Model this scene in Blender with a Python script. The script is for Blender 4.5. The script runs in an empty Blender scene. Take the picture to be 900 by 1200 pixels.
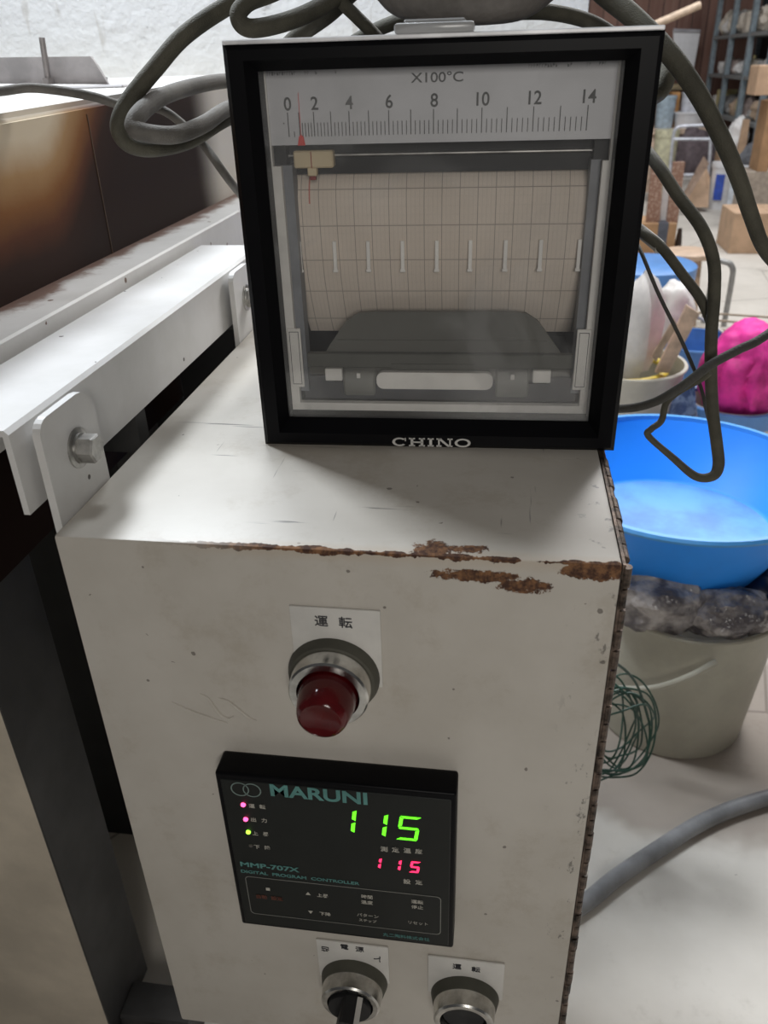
import bpy, bmesh, math, random
from mathutils import Vector, Matrix, noise
R=math.radians; PI=math.pi
SC=bpy.context.scene; COL=SC.collection
H=1.4                       # camera height above the floor; geometry below is written relative to the lens height
# ---------------------------------------------------------------- camera frame (solved from the vanishing points)
F=943.0
Yc=Vector((152,-531,943)).normalized()
D=Vector((53,1690,943)); D=(D-Yc*D.dot(Yc)).normalized()
Zc=-D; Xc=Yc.cross(Zc)
def ray(x,y):
    v=Vector((x-450,y-600,F)); return Vector((v.dot(Xc),v.dot(Yc),v.dot(Zc)))
def aY(x,y,d): r=ray(x,y); return r*(d/r.y)
def aZ(x,y,z): r=ray(x,y); return r*(z/r.z)
def aX(x,y,d): r=ray(x,y); return r*(d/r.x)
cam=bpy.data.cameras.new('camera'); co=bpy.data.objects.new('camera',cam); COL.objects.link(co); SC.camera=co
cx=Vector((Xc.x,Yc.x,Zc.x)); cy=Vector((Xc.y,Yc.y,Zc.y)); cz=Vector((Xc.z,Yc.z,Zc.z))   # image axes in the world
M=Matrix(((cx.x,-cy.x,-cz.x),(cx.y,-cy.y,-cz.y),(cx.z,-cy.z,-cz.z))).to_4x4()
co.matrix_world=M
cam.sensor_fit='HORIZONTAL'; cam.sensor_width=36; cam.lens=36*F/900; cam.clip_start=.02; cam.clip_end=100
cam.dof.use_dof=True; cam.dof.focus_distance=.68; cam.dof.aperture_fstop=15

# ---------------------------------------------------------------- materials
class NT:
    def __init__(s,name):
        s.m=bpy.data.materials.new(name); s.m.use_nodes=True; s.t=s.m.node_tree; s.n=s.t.nodes; s.l=s.t.links
        s.b=s.n['Principled BSDF']; s.out=s.n['Material Output']
        s.tc=s.n.new('ShaderNodeTexCoord'); s.obj=s.tc.outputs['Object']
        sp=s.n.new('ShaderNodeSeparateXYZ'); s.l.new(s.obj,sp.inputs[0]); s.x,s.y,s.z=sp.outputs
    def put(s,sock,v):
        if hasattr(v,'is_output') or isinstance(v,bpy.types.NodeSocket): s.l.new(v,sock)
        else: sock.default_value=v
    def m_(s,op,a,b=0.0,c=0.0,clamp=False):
        n=s.n.new('ShaderNodeMath'); n.operation=op; n.use_clamp=clamp
        s.put(n.inputs[0],a); s.put(n.inputs[1],b); s.put(n.inputs[2],c); return n.outputs[0]
    def noise(s,scale,detail=4,rough=.6,vec=None,stretch=None,dist=0):
        n=s.n.new('ShaderNodeTexNoise'); n.inputs['Scale'].default_value=scale; n.inputs['Detail'].default_value=detail
        n.inputs['Roughness'].default_value=rough; n.inputs['Distortion'].default_value=dist
        v=vec or s.obj
        if stretch:
            mp=s.n.new('ShaderNodeMapping'); mp.inputs['Scale'].default_value=stretch[:3]
            if len(stretch)>3: mp.inputs['Rotation'].default_value=stretch[3]
            s.l.new(v,mp.inputs[0]); v=mp.outputs[0]
        s.l.new(v,n.inputs['Vector']); return n.outputs['Fac']
    def voro(s,scale,feature='F1'):
        n=s.n.new('ShaderNodeTexVoronoi'); n.feature=feature; n.inputs['Scale'].default_value=scale
        s.l.new(s.obj,n.inputs['Vector']); return n
    def step(s,v,a,b):
        n=s.n.new('ShaderNodeMapRange'); n.inputs['From Min'].default_value=a; n.inputs['From Max'].default_value=b
        n.interpolation_type='SMOOTHSTEP'; s.put(n.inputs['Value'],v); return n.outputs[0]
    def mix(s,f,a,b):
        n=s.n.new('ShaderNodeMix'); n.data_type='RGBA'; s.put(n.inputs[0],f)
        s.put(n.inputs[6],a if not isinstance(a,tuple) else a+(1,) if len(a)==3 else a)
        s.put(n.inputs[7],b if not isinstance(b,tuple) else b+(1,) if len(b)==3 else b); return n.outputs[2]
    def bump(s,h,st=.3,d=.001):
        n=s.n.new('ShaderNodeBump'); n.inputs['Strength'].default_value=st; n.inputs['Distance'].default_value=d
        s.l.new(h,n.inputs['Height']); s.l.new(n.outputs[0],s.b.inputs['Normal'])
    def set(s,color=None,rough=None,metal=None,**k):
        if color is not None: s.put(s.b.inputs['Base Color'],color if not isinstance(color,tuple) else color+(1,))
        if rough is not None: s.put(s.b.inputs['Roughness'],rough)
        if metal is not None: s.put(s.b.inputs['Metallic'],metal)
        for kk,v in k.items(): s.put(s.b.inputs[kk.replace('_',' ')],v)
        return s.m
MC={}
def plain(name,color,rough=.5,metal=0,var=.15,scale=20,bump=0,**k):
    if name in MC: return MC[name]
    t=NT(name); f=t.noise(scale,5)
    dark=tuple(c*(1-var*1.6) for c in color); lite=tuple(min(1,c*(1+var)) for c in color)
    t.set(t.mix(t.step(f,.3,.7),dark,lite),rough,metal,**k)
    if bump: t.bump(t.noise(scale*6,4),bump,.002)
    MC[name]=t.m; return t.m
def emit(name,color,st):
    t=NT(name); t.set((.02,.02,.02),.4); t.b.inputs['Emission Color'].default_value=color+(1,); t.b.inputs['Emission Strength'].default_value=st
    MC[name]=t.m; return t.m

def cabinet_mat():
    t=NT('aged_silver_paint')
    base=t.mix(t.step(t.noise(7,5),.3,.7),(.50,.465,.41),(.575,.54,.485))
    base=t.mix(t.m_('MULTIPLY',t.step(t.noise(11,6,.75),.50,.68),.45),base,(.38,.33,.26))            # brownish grime clouds
    v=t.voro(46); sp=t.m_('LESS_THAN',t.m_('ADD',v.outputs['Distance'],t.m_('MULTIPLY',t.noise(170,3),.16)),t.m_('ADD',.06,t.m_('MULTIPLY',t.noise(31,1),.16)))
    sp2=t.m_('MULTIPLY',sp,t.m_('GREATER_THAN',t.noise(23,2),.50))
    base=t.mix(t.m_('MULTIPLY',sp2,.75),base,(.12,.10,.085))                                         # spots
    sc=t.m_('MULTIPLY',t.step(t.noise(110,3,.6,stretch=(1,.05,1,(0,0,.7))),.665,.70),t.step(t.noise(9,2),.44,.52))
    sc2=t.m_('MULTIPLY',t.step(t.noise(110,3,.6,stretch=(.05,1,.3,(0,0,.25))),.665,.70),t.step(t.noise(7,2),.44,.52))
    base=t.mix(t.m_('MULTIPLY',t.m_('MULTIPLY',t.m_('MAXIMUM',sc,sc2),t.m_('GREATER_THAN',t.z,.589)),.8),base,(.10,.095,.09))                       # scratches
    # flecks of worn paint near the right edge and corners
    er=t.step(t.x,.345,.375)
    fl=t.m_('MULTIPLY',t.step(t.noise(70,4,.7,stretch=(1,1,.5)),.60,.66),er)
    base=t.mix(t.m_('MULTIPLY',fl,.7),base,(.09,.08,.07))
    n1=t.noise(60,5,.7); n2=t.noise(14,3)
    dy=t.y; dz=t.m_('SUBTRACT',.5905,t.z)
    d=t.m_('MAXIMUM',dy,dz)
    w=t.m_('ADD',.0005,t.m_('MULTIPLY',t.m_('SUBTRACT',n2,.40),.017))
    dd=t.m_('ADD',d,t.m_('MULTIPLY',t.m_('SUBTRACT',n1,.5),.012))
    xr=t.step(t.x,.06,.16)
    rust=t.m_('MULTIPLY',t.m_('LESS_THAN',dd,w),xr)
    def blob(cx,c2,rx,r2,ax,k):   # ragged rust patch on the front (ax z) or top (ax y)
        a=t.m_('DIVIDE',t.m_('SUBTRACT',t.x,cx),rx); b=t.m_('DIVIDE',t.m_('SUBTRACT',ax,c2),r2)
        q=t.m_('ADD',t.m_('MULTIPLY',a,a),t.m_('MULTIPLY',b,b))
        q=t.m_('ADD',q,t.m_('MULTIPLY',t.m_('SUBTRACT',t.noise(150,6,.8),.5),k*1.7))
        return t.m_('LESS_THAN',q,1.0)
    fr=t.m_('LESS_THAN',t.y,.0015); tp=t.m_('GREATER_THAN',t.z,.589)
    B=[t.m_('MULTIPLY',fr,blob(.292,.5765,.030,.0048,t.z,3.2)),t.m_('MULTIPLY',fr,blob(.322,.571,.018,.0055,t.z,3.0)),
       t.m_('MULTIPLY',tp,blob(.262,.005,.012,.013,t.y,3.0)),t.m_('MULTIPLY',tp,blob(.285,.010,.014,.005,t.y,3.0)),
       t.m_('MULTIPLY',fr,blob(.366,.585,.022,.007,t.z,2.0))]
    for q in B: rust=t.m_('MAXIMUM',rust,q)
    rc=t.mix(t.step(t.noise(120,4,.7),.4,.65),(.055,.022,.012),(.24,.115,.05))
    halo=t.m_('MULTIPLY',t.step(dd,.012,.002),xr)
    base=t.mix(t.m_('MULTIPLY',halo,.55),base,(.50,.42,.33))
    col=t.mix(rust,base,rc)
    t.set(col,t.m_('ADD',.42,t.m_('MULTIPLY',rust,.4)),0.0)
    h=t.m_('SUBTRACT',t.m_('MULTIPLY',t.noise(300,2),.25),t.m_('MULTIPLY',rust,.8)); t.bump(h,.25,.0006)
    return t.m
def beam_mat():
    t=NT('chipped_white_paint')
    base=t.mix(t.step(t.noise(12,5),.3,.7),(.60,.59,.57),(.68,.67,.66))
    v=t.voro(48); sp=t.m_('MULTIPLY',t.m_('LESS_THAN',v.outputs['Distance'],.10),t.m_('GREATER_THAN',t.noise(19,3),.56))
    base=t.mix(sp,base,(.07,.055,.05))
    sc=t.m_('MULTIPLY',t.step(t.noise(50,3,.6,stretch=(1,.12,1,(0,0,.9))),.69,.72),t.step(t.noise(9,2),.5,.56))
    base=t.mix(sc,base,(.13,.11,.10)); t.set(base,.45); t.bump(t.noise(150,3),.1,.0005); return t.m
def beamA_mat():
    t=NT('heat_stained_white_paint')
    base=t.mix(t.step(t.noise(12,5),.3,.7),(.60,.585,.56),(.67,.655,.635))
    q=t.m_('ADD',t.x,t.m_('MULTIPLY',t.m_('SUBTRACT',t.noise(14,5,.7),.5),.07))
    base=t.mix(t.m_('MULTIPLY',t.step(q,-.028,-.050),.92),base,(.13,.055,.03))
    v=t.voro(40); sp=t.m_('MULTIPLY',t.m_('LESS_THAN',v.outputs['Distance'],.12),t.m_('GREATER_THAN',t.noise(19,3),.5))
    base=t.mix(sp,base,(.16,.10,.07)); t.set(base,.5); return t.m
def kiln_mat():
    # scorched steel face: cream at the top, amber, then burnt black towards the door seam (stain fixed to the plate)
    t=NT('scorched_kiln_steel')
    n=t.m_('MULTIPLY',t.m_('SUBTRACT',t.noise(6,5,.6),.5),.035)
    h=t.m_('ADD',t.z,n)                      # local z: 0 at the lower edge of the scorched part, .155 at the lid
    h=t.m_('SUBTRACT',h,t.m_('ADD',-.022,t.m_('MULTIPLY',t.step(t.y,.24,.50),.15)))
    cr=t.n.new('ShaderNodeValToRGB'); t.l.new(t.m_('DIVIDE',h,.16),cr.inputs[0])
    e=cr.color_ramp.elements; e[0].position=0.0; e[0].color=(.016,.007,.005,1); e[1].position=1; e[1].color=(.62,.52,.38,1)
    for p,c in((.30,(.026,.011,.007,1)),(.46,(.085,.030,.014,1)),(.62,(.20,.085,.028,1)),(.80,(.36,.215,.10,1))):
        k=e.new(p); k.color=c
    far=t.step(t.m_('ADD',t.y,n),.68,.82)
    col=t.mix(far,cr.outputs[0],(.60,.56,.50))
    top=t.m_('GREATER_THAN',t.z,.153); 
    t.set(t.mix(t.step(t.x,-.004,-.012),col,(.66,.65,.63)),.6,Specular_IOR_Level=.12); return t.m
def floor_mat():
    t=NT('stained_concrete')
    base=t.mix(t.step(t.noise(1.3,6,.6),.3,.7),(.55,.515,.46),(.69,.65,.59))
    base=t.mix(t.m_('MULTIPLY',t.step(t.noise(9,6,.7),.55,.75),.35),base,(.30,.26,.21))
    v=t.voro(16); sp=t.m_('MULTIPLY',t.m_('LESS_THAN',v.outputs['Distance'],.07),t.m_('GREATER_THAN',t.noise(11,2),.52))
    base=t.mix(t.m_('MULTIPLY',sp,.6),base,(.16,.12,.10))
    # darker brownish patch where the buckets stand
    a=t.m_('DIVIDE',t.m_('SUBTRACT',t.x,.50),.42); b=t.m_('DIVIDE',t.m_('SUBTRACT',t.y,1.50),.34)
    q=t.m_('ADD',t.m_('ADD',t.m_('MULTIPLY',a,a),t.m_('MULTIPLY',b,b)),t.m_('MULTIPLY',t.m_('SUBTRACT',t.noise(5,3),.5),1.0))
    base=t.mix(t.m_('MULTIPLY',t.step(q,1.1,.75),.6),base,(.22,.16,.12))
    cr=t.voro(1.1,'DISTANCE_TO_EDGE'); base=t.mix(t.m_('MULTIPLY',t.m_('LESS_THAN',cr.outputs['Distance'],.0035),.6),base,(.15,.12,.10))
    t.set(base,.65); t.bump(t.noise(40,5),.15,.003); return t.m
def wall_mat():
    t=NT('rough_white_plaster')
    base=t.mix(t.step(t.noise(14,6,.7),.60,.70),(.90,.90,.90),(.56,.55,.54))
    base=t.mix(t.m_('MULTIPLY',t.step(t.noise(6,4,.6,stretch=(3,1,.5)),.62,.70),.45),base,(.50,.46,.40))
    t.set(base,.8); t.bump(t.noise(25,6),.5,.01); return t.m
def planks_mat():
    t=NT('brown_wall_boards')
    fx=t.m_('FRACT',t.m_('MULTIPLY',t.x,5.5)); gap=t.m_('LESS_THAN',fx,.06)
    fl=t.m_('FLOOR',t.m_('MULTIPLY',t.x,5.5)); cb=t.n.new('ShaderNodeTexWhiteNoise'); cb.noise_dimensions='1D'; t.l.new(fl,cb.inputs['W'])
    base=t.mix(cb.outputs['Value'],(.13,.06,.045),(.27,.145,.11))
    base=t.mix(t.m_('MULTIPLY',t.step(t.noise(9,5,.7,stretch=(3,1,.3)),.4,.7),.5),base,(.30,.19,.15))
    t.set(t.mix(gap,base,(.03,.02,.018)),.7); return t.m
def paper_mat():
    t=NT('gridded_chart_paper')
    def line(v,per,w,off=0): 
        f=t.m_('FRACT',t.m_('DIVIDE',t.m_('ADD',v,10+off),per)); return t.m_('LESS_THAN',f,w/per)
    a=t.m_('MAXIMUM',line(t.x,.0136,.0006),t.m_('MULTIPLY',line(t.x,.0034,.0004),.25))
    b=t.m_('MAXIMUM',line(t.z,.0265,.0007,.008),t.m_('MULTIPLY',line(t.z,.0066,.0004,.008),.18))
    g=t.m_('MAXIMUM',a,b)
    base=t.mix(t.step(t.noise(10,3),.3,.7),(.72,.63,.54),(.82,.73,.64))
    red=t.m_('MULTIPLY',t.m_('LESS_THAN',t.m_('ABSOLUTE',t.m_('SUBTRACT',t.x,.0435)),.0006),t.m_('GREATER_THAN',t.z,.185))
    col=t.mix(t.m_('MULTIPLY',g,.6),base,(.16,.14,.13)); t.set(t.mix(t.m_('MULTIPLY',red,.7),col,(.55,.08,.06)),.8); return t.m
def glass_mat():
    t=NT('dusty_window_glass'); t.n.remove(t.b)
    tr=t.n.new('ShaderNodeBsdfTransparent'); gl=t.n.new('ShaderNodeBsdfGlossy'); gl.inputs['Roughness'].default_value=.03
    df=t.n.new('ShaderNodeBsdfDiffuse'); df.inputs['Color'].default_value=(.62,.62,.62,1)
    fr=t.n.new('ShaderNodeFresnel'); fr.inputs['IOR'].default_value=1.5
    m1=t.n.new('ShaderNodeMixShader'); m2=t.n.new('ShaderNodeMixShader')
    dust=t.m_('ADD',.035,t.m_('MULTIPLY',t.step(t.noise(9,4,.6,dist=1.2),.42,.72),.10))
    t.l.new(dust,m1.inputs[0]); t.l.new(tr.outputs[0],m1.inputs[1]); t.l.new(df.outputs[0],m1.inputs[2])
    t.l.new(fr.outputs[0],m2.inputs[0]); t.l.new(m1.outputs[0],m2.inputs[1]); t.l.new(gl.outputs[0],m2.inputs[2])
    t.l.new(m2.outputs[0],t.out.inputs['Surface']); return t.m
def translucent(name,color,alpha=.5,rough=.35):
    t=NT(name); f=t.noise(8,5)
    t.set(t.mix(t.step(f,.35,.65),tuple(c*.85 for c in color),color),rough); t.b.inputs['Alpha'].default_value=alpha; MC[name]=t.m; return t.m
def cable_mat(name,c,sc=1.0,br=900):
    t=NT(name); n=t.noise(30,4)
    w=t.voro(br)
    col=t.mix(t.step(n,.3,.7),tuple(k*.75 for k in c),tuple(k*1.25 for k in c))
    t.set(col,.75); t.bump(w.outputs['Distance'],.5,.0008); MC[name]=t.m; return t.m

PAINT=cabinet_mat(); BEAM=beam_mat(); BEAMA=beamA_mat(); KILN=kiln_mat(); FLOOR=floor_mat(); WALL=wall_mat(); PLANK=planks_mat(); PAPER=paper_mat(); GLASS=glass_mat()
CABLE=cable_mat('olive_braided_sheath',(.088,.082,.060)); CABLE2=cable_mat('grey_braided_sheath',(.15,.14,.125)); DARKC=cable_mat('dark_cable',(.060,.058,.052),br=500)
SCALY=cable_mat('scaly_braid',(.13,.115,.10),br=260)
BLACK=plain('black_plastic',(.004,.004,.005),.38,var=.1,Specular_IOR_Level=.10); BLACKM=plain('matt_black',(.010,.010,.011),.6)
CHROME=plain('worn_chrome',(.62,.61,.58),.22,1.0,var=.2,scale=60); STEEL=plain('dull_steel',(.45,.44,.42),.4,.9,var=.25,scale=50)
GASKET=plain('olive_gasket',(.075,.072,.055),.6); WHITEP=plain('white_plastic',(.66,.64,.60),.35,var=.06)
RUSTY=plain('rusty_steel',(.13,.095,.075),.5,.6,var=.6,scale=70,bump=.3)
FRAMEG=plain('pale_grey_plastic',(.80,.78,.74),.5,var=.08); DARKOL=plain('dark_olive_plastic',(.10,.10,.085),.5)
INK=plain('black_ink',(.03,.03,.035),.7); WHITEINK=plain('off_white_print',(.50,.48,.42),.7); TEAL=plain('teal_print',(.10,.27,.25),.6); SILVERINK=plain('silver_print',(.62,.61,.58),.4)
GREYINK=plain('grey_ink',(.12,.12,.12),.7)

# ---------------------------------------------------------------- mesh helpers
def link(o,parent=None):
    COL.objects.link(o)
    if parent is not None: o.parent=parent
    return o
def tag(o,label=None,cat=None,group=None,kind=None):
    if label: o['label']=label
    if cat: o['category']=cat
    if group: o['group']=group
    if kind: o['kind']=kind
    return o
def thing(name,loc,label,cat,group=None,rz=0):
    o=bpy.data.objects.new(name,None); o.empty_display_size=.02; o.location=loc; o.rotation_euler=(0,0,rz); link(o); return tag(o,label,cat,group)
class MB:
    """collects shapes; coordinates are local to org"""
    def __init__(s,org=(0,0,0)): s.b=bmesh.new(); s.o=Vector(org)
    def verts(s,ps): return [s.b.verts.new(Vector(p)-s.o) for p in ps]
    def poly(s,ps): return s.b.faces.new(s.verts(ps))
    def box(s,lo,hi,bev=0,seg=2):
        lo=Vector(lo);hi=Vector(hi); r=bmesh.ops.create_cube(s.b,size=1)
        for v in r['verts']: v.co=Vector((lo[i]+(v.co[i]+.5)*(hi[i]-lo[i]) for i in range(3)))-s.o
        if bev:
            es={e for v in r['verts'] for e in v.link_edges}
            bmesh.ops.bevel(s.b,geom=list(es),offset=bev,segments=seg,profile=.5,affect='EDGES')
        return s
    def prism(s,pts,off,bev=0):
        """planar outline (world points) extruded by vector off"""
        a=s.verts(pts); c=s.verts([Vector(p)+Vector(off) for p in pts]); n=len(pts)
        s.b.faces.new(a); s.b.faces.new(c[::-1])
        for i in range(n): s.b.faces.new((a[i],c[i],c[(i+1)%n],a[(i+1)%n]))
        return s
    def ring_prism(s,outer,inner,off):
        n=len(outer); oa=s.verts(outer);ia=s.verts(inner);ob=s.verts([Vector(p)+Vector(off) for p in outer]);ib=s.verts([Vector(p)+Vector(off) for p in inner])
        for i in range(n):
            j=(i+1)%n
            for q in((oa[i],oa[j],ia[j],ia[i]),(ob[j],ob[i],ib[i],ib[j]),(oa[j],oa[i],ob[i],ob[j]),(ia[i],ia[j],ib[j],ib[i])): s.b.faces.new(q)
        return s
    def lathe(s,prof,c,axis='z',n=32,cap=True,sy=1.0):
        """prof: (r,h) pairs revolved about an axis through c"""
        c=Vector(c); rings=[]
        for r,h in prof:
            ps=[]
            for i in range(n):
                a=2*PI*i/n; u,v=r*math.cos(a),r*math.sin(a)*sy
                ps.append(c+(Vector((u,v,h)) if axis=='z' else Vector((u,-h,v)) if axis=='-y' else Vector((h,u,v))))
            rings.append(s.verts(ps))
        for A,B in zip(rings,rings[1:]):
            for i in range(n):
                j=(i+1)%n; s.b.faces.new((A[i],A[j],B[j],B[i]))
        if cap:
            s.b.faces.new(rings[0][::-1]); s.b.faces.new(rings[-1])
        return s
    def rod(s,a,b,r,n=12,r2=None):
        a=Vector(a);b=Vector(b); return s.tube([a,b],r,n,smooth=False,r2=r2)
    def tube(s,pts,r,n=12,smooth=True,r2=None,step=6,closed=False):
        P=[Vector(p) for p in pts]
        if smooth: P=spline(P,step,closed)
        rings=[]; up=None; N=len(P)
        for i,p in enumerate(P):
            if closed: t=(P[(i+1)%N]-P[i-1])
            else: t=(P[min(i+1,N-1)]-P[max(i-1,0)])
            t.normalize()
            if up is None:
                up=Vector((0,0,1)) if abs(t.z)<.9 else Vector((1,0,0))
            up=(up-t*up.dot(t)).normalized(); w=t.cross(up)
            f=i/(N-1) if N>1 else 0
            rr=r(f) if callable(r) else (r if r2 is None else r+(r2-r)*f)
            rings.append(s.verts([p+(up*math.cos(2*PI*k/n)+w*math.sin(2*PI*k/n))*rr for k in range(n)]))
        prs=list(zip(rings,rings[1:]))+([(rings[-1],rings[0])] if closed else [])
        for A,B in prs:
            for k in range(n):
                j=(k+1)%n; s.b.faces.new((A[k],A[j],B[j],B[k]))
        if not closed: s.b.faces.new(rings[0][::-1]); s.b.faces.new(rings[-1])
        return s
    def build(s,name,mat,parent=None,smooth=False,loc=None,angle=35):
        bmesh.ops.recalc_face_normals(s.b,faces=s.b.faces)
        me=bpy.data.meshes.new(name); s.b.to_mesh(me); s.b.free(); me.materials.append(mat)
        if smooth:
            for p in me.polygons: p.use_smooth=True
            try: me.set_sharp_from_angle(angle=R(angle))
            except Exception: pass
        o=bpy.data.objects.new(name,me)
        if parent is None: o.location=s.o if loc is None else loc
        else: link(o,parent); return o
        return link(o)
def spline(P,step=6,closed=False):
    out=[];n=len(P)
    rng=range(n) if closed else range(n-1)
    for i in rng:
        p0=P[i-1] if (closed or i>0) else P[0]*2-P[1]
        p1=P[i];p2=P[(i+1)%n]; p3=P[(i+2)%n] if (closed or i+2<n) else P[-1]*2-P[-2]
        for k in range(step):
            t=k/step
            out.append(.5*((2*p1)+(p2-p0)*t+(2*p0-5*p1+4*p2-p3)*t*t+(3*p1-p0-3*p2+p3)*t**3))
    if not closed: out.append(P[-1])
    return out
def lump(mb,c,sx,sy,sz,amp=.15,fr=3.0,seed=0,sub=4,base=None,fold=0):
    """crumpled bag-like body"""
    c=Vector(c); r=bmesh.ops.create_icosphere(mb.b,subdivisions=sub,radius=1)
    for v in r['verts']:
        p=v.co.copy(); q=p*fr+Vector((seed*7.3,seed*3.1,seed*1.7))
        k=1+amp*(noise.noise(q)*1.2+.6*(1-abs(noise.noise(q*2.1))*2)*.5+.3*noise.noise(q*4.3))
        if fold: k+=fold*abs(math.sin(math.atan2(p.y,p.x)*5+noise.noise(q)*3))*(1-abs(p.z))
        w=Vector((p.x*sx*k,p.y*sy*k,p.z*sz*k))
        if base is not None: w.z=max(w.z,base-c.z)
        v.co=c+w-mb.o
    return mb
def text_mesh(name,s,mat,parent,pos,h,rot=(PI/2,0,0),sx=1.0,align='CENTER',bold=0,ext=.0002,shear=0,spacing=1.0,wid=None):
    """flat lettering standing on a surface; pos = centre of the line, h = capital height"""
    cu=bpy.data.curves.new(name,'FONT'); cu.body=s; cu.align_x=align; cu.align_y='CENTER'; cu.size=h/.72; cu.extrude=ext; cu.offset=bold; cu.shear=shear
    cu.space_character=spacing
    tmp=bpy.data.objects.new('tmp',cu); COL.objects.link(tmp)
    dg=bpy.context.evaluated_depsgraph_get(); me=bpy.data.meshes.new_from_object(tmp.evaluated_get(dg))
    bpy.data.objects.remove(tmp); bpy.data.curves.remove(cu)
    me.name=name; me.materials.clear(); me.materials.append(mat)
    xs=[v.co.x for v in me.vertices]; ys=[v.co.y for v in me.vertices]
    if xs:
        w=max(xs)-min(xs); mx=(max(xs)+min(xs))/2 if align=='CENTER' else min(xs); my=(max(ys)+min(ys))/2
        kx=(wid/w) if wid and w else sx
        for v in me.vertices: v.co.x=(v.co.x-mx)*kx; v.co.y-=my
    o=bpy.data.objects.new(name,me); o.rotation_euler=rot; link(o,parent); o.location=pos
    return o

# ================================================================= CONTROL CABINET
CX0,CX1,CYF,CYB,CZT,CZB=-.3004,.0818,.4396,.965,-.27876,-.8695
CO=Vector((CX0,CYF,CZB))
cab=thing('control_cabinet',CO,'beige-silver painted metal control cabinet with rusty top edge, standing under the chart recorder','control cabinet')
m=MB(CO); m.box((CX0,CYF,CZB),(CX1,CYB,CZT),.0022,2)
# curled film of lifted paint left of the lamp
for pts in ([(-.214,-.413),(-.208,-.417),(-.2045,-.425),(-.200,-.433),(-.194,-.436),(-.190,-.433)],[(-.200,-.416),(-.193,-.418),(-.184,-.427),(-.177,-.434),(-.172,-.436)],[(-.238,-.424),(-.220,-.433),(-.196,-.441)]):
    m.tube([(x,CYF-.0002,z) for x,z in pts],lambda f:.0004+.0011*math.sin(PI*f),8)
m.build('body',PAINT,cab,True)
# hinge running up the right front edge and back along the top: leaf plus knuckles
m=MB(CO); m.box((CX1+.0003,CYF+.001,CZB+.01),(CX1+.0022,CYF+.016,CZT-.012)); m.box((CX1+.0003,CYF+.001,CZT-.014),(CX1+.0022,CYB-.02,CZT-.0005))
rnd=random.Random(4)
z=CZB+.012
while z<CZT-.016:
    L=.0165; j=rnd.uniform(-.0004,.0004); m.rod((CX1+.003+j,CYF+.0035,z),(CX1+.003+j,CYF+.0035,z+L-.0018),.0034+rnd.uniform(-.0004,.0004),10); z+=L
y=CYF+.012
while y<CYB-.03:
    L=.0165; j=rnd.uniform(-.0004,.0004); m.rod((CX1+.0032+j,y,CZT-.004),(CX1+.0032+j,y+L-.0018,CZT-.004),.0034+rnd.uniform(-.0005,.0004),10); y+=L
m.build('hinge',RUSTY,cab,True)
m=MB(CO); m.lathe([(.0001,0),(.0065,0),(.0065,.0025),(.0045,.0045),(.0001,.005)],(CX1+.0022,CYF+.008,CZT-.013),'x',20,False)
tag(m.build('rivet',plain('dull_brass',(.30,.24,.15),.5,.6),cab,True),'brownish domed rivet')
m=MB(CO); m.lathe([(.0001,0),(.005,0),(.005,.002),(.0001,.004)],(CX1+.004,CYF+.006,-.578),'x',16,False); m.build('rivet',STEEL,cab,True)
# mounting brackets with bolts
def bracket(y0,y1,front):
    zt=-.2015; X=-.3065; t=.0045
    out=[(X,y0,CZT-.012),(X,y0+.001,zt-.008)]
    for k in range(6): a=PI-k*PI/10; out.append((X,y0+.013+.012*math.cos(a),zt-.012+.012*math.sin(a)))
    for k in range(6): a=PI/2-k*PI/10; out.append((X,y1-.022+.022*math.cos(a),zt-.022+.022*math.sin(a)))
    out+=[(X,y1,CZT-.012)]
    m=MB(CO); m.prism(out,(t+.0012,0,0)); b=m.build('mounting_bracket',BEAM,cab)
    yc=(y0+y1)/2+.004; zc=-.238
    m=MB(CO); m.lathe([(.0001,0),(.0150,0),(.0150,.0016),(.0115,.0022),(.0115,.004),(.0001,.004)],(X+t+.001,yc,zc),'x',28,False); m.build('washer',STEEL,b,True)
    m=MB(CO); m.lathe([(.0104,0),(.0108,.001),(.0108,.011),(.0095,.0125)],(X+t+.004,yc,zc),'x',6); m.build('bolt_head',STEEL,b)
bracket(.4535,.531,True); bracket(.880,.957,False)
# --- panel controls
def P2(x,y,d=0): return aY(x,y,CYF-d)
def label_plate(x0,x1,z1,z0,txts,seed=0):
    m=MB(CO); m.box((x0,CYF-.0022,z0),(x1,CYF-.0001,z1),.0008,2); pl=m.build('name_plate',WHITEP,cab,True)
    for s,px,pz,h,rr in txts:
        text_mesh('lettering',s,INK,pl,Vector((px,CYF-.0024,pz))-CO,h,rot=(PI/2,rr,0),bold=.00008)
# pilot lamp
lx,lz=-.1085,-.3835
label_plate(-.1368,-.0731,-.3245,-.392,[('運',-.1145,-.3355,.0072,0),('転',-.0975,-.3355,.0072,0)])
m=MB(CO); m.lathe([(.0001,0),(.0335,0),(.0335,.003),(.031,.010),(.0285,.0105),(.0001,.0105)],(lx,CYF,lz),'-y',48,False); lamp=m.build('indicator_lamp',GASKET,cab,True)
m=MB(CO); m.lathe([(.0285,.009),(.0292,.010),(.0285,.023),(.0272,.0245),(.0225,.0245),(.0215,.022),(.0215,.012)],(lx,CYF,lz),'-y',48,False); tag(m.build('bezel_ring',CHROME,lamp,True),'worn chrome ring')
t=NT('dark_red_lens'); RED=t.set(t.mix(t.step(t.noise(40,2),.3,.7),(.10,.004,.006),(.16,.008,.010)),.12,0.0); t.b.inputs['Transmission Weight'].default_value=.35; t.b.inputs['IOR'].default_value=1.45
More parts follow.
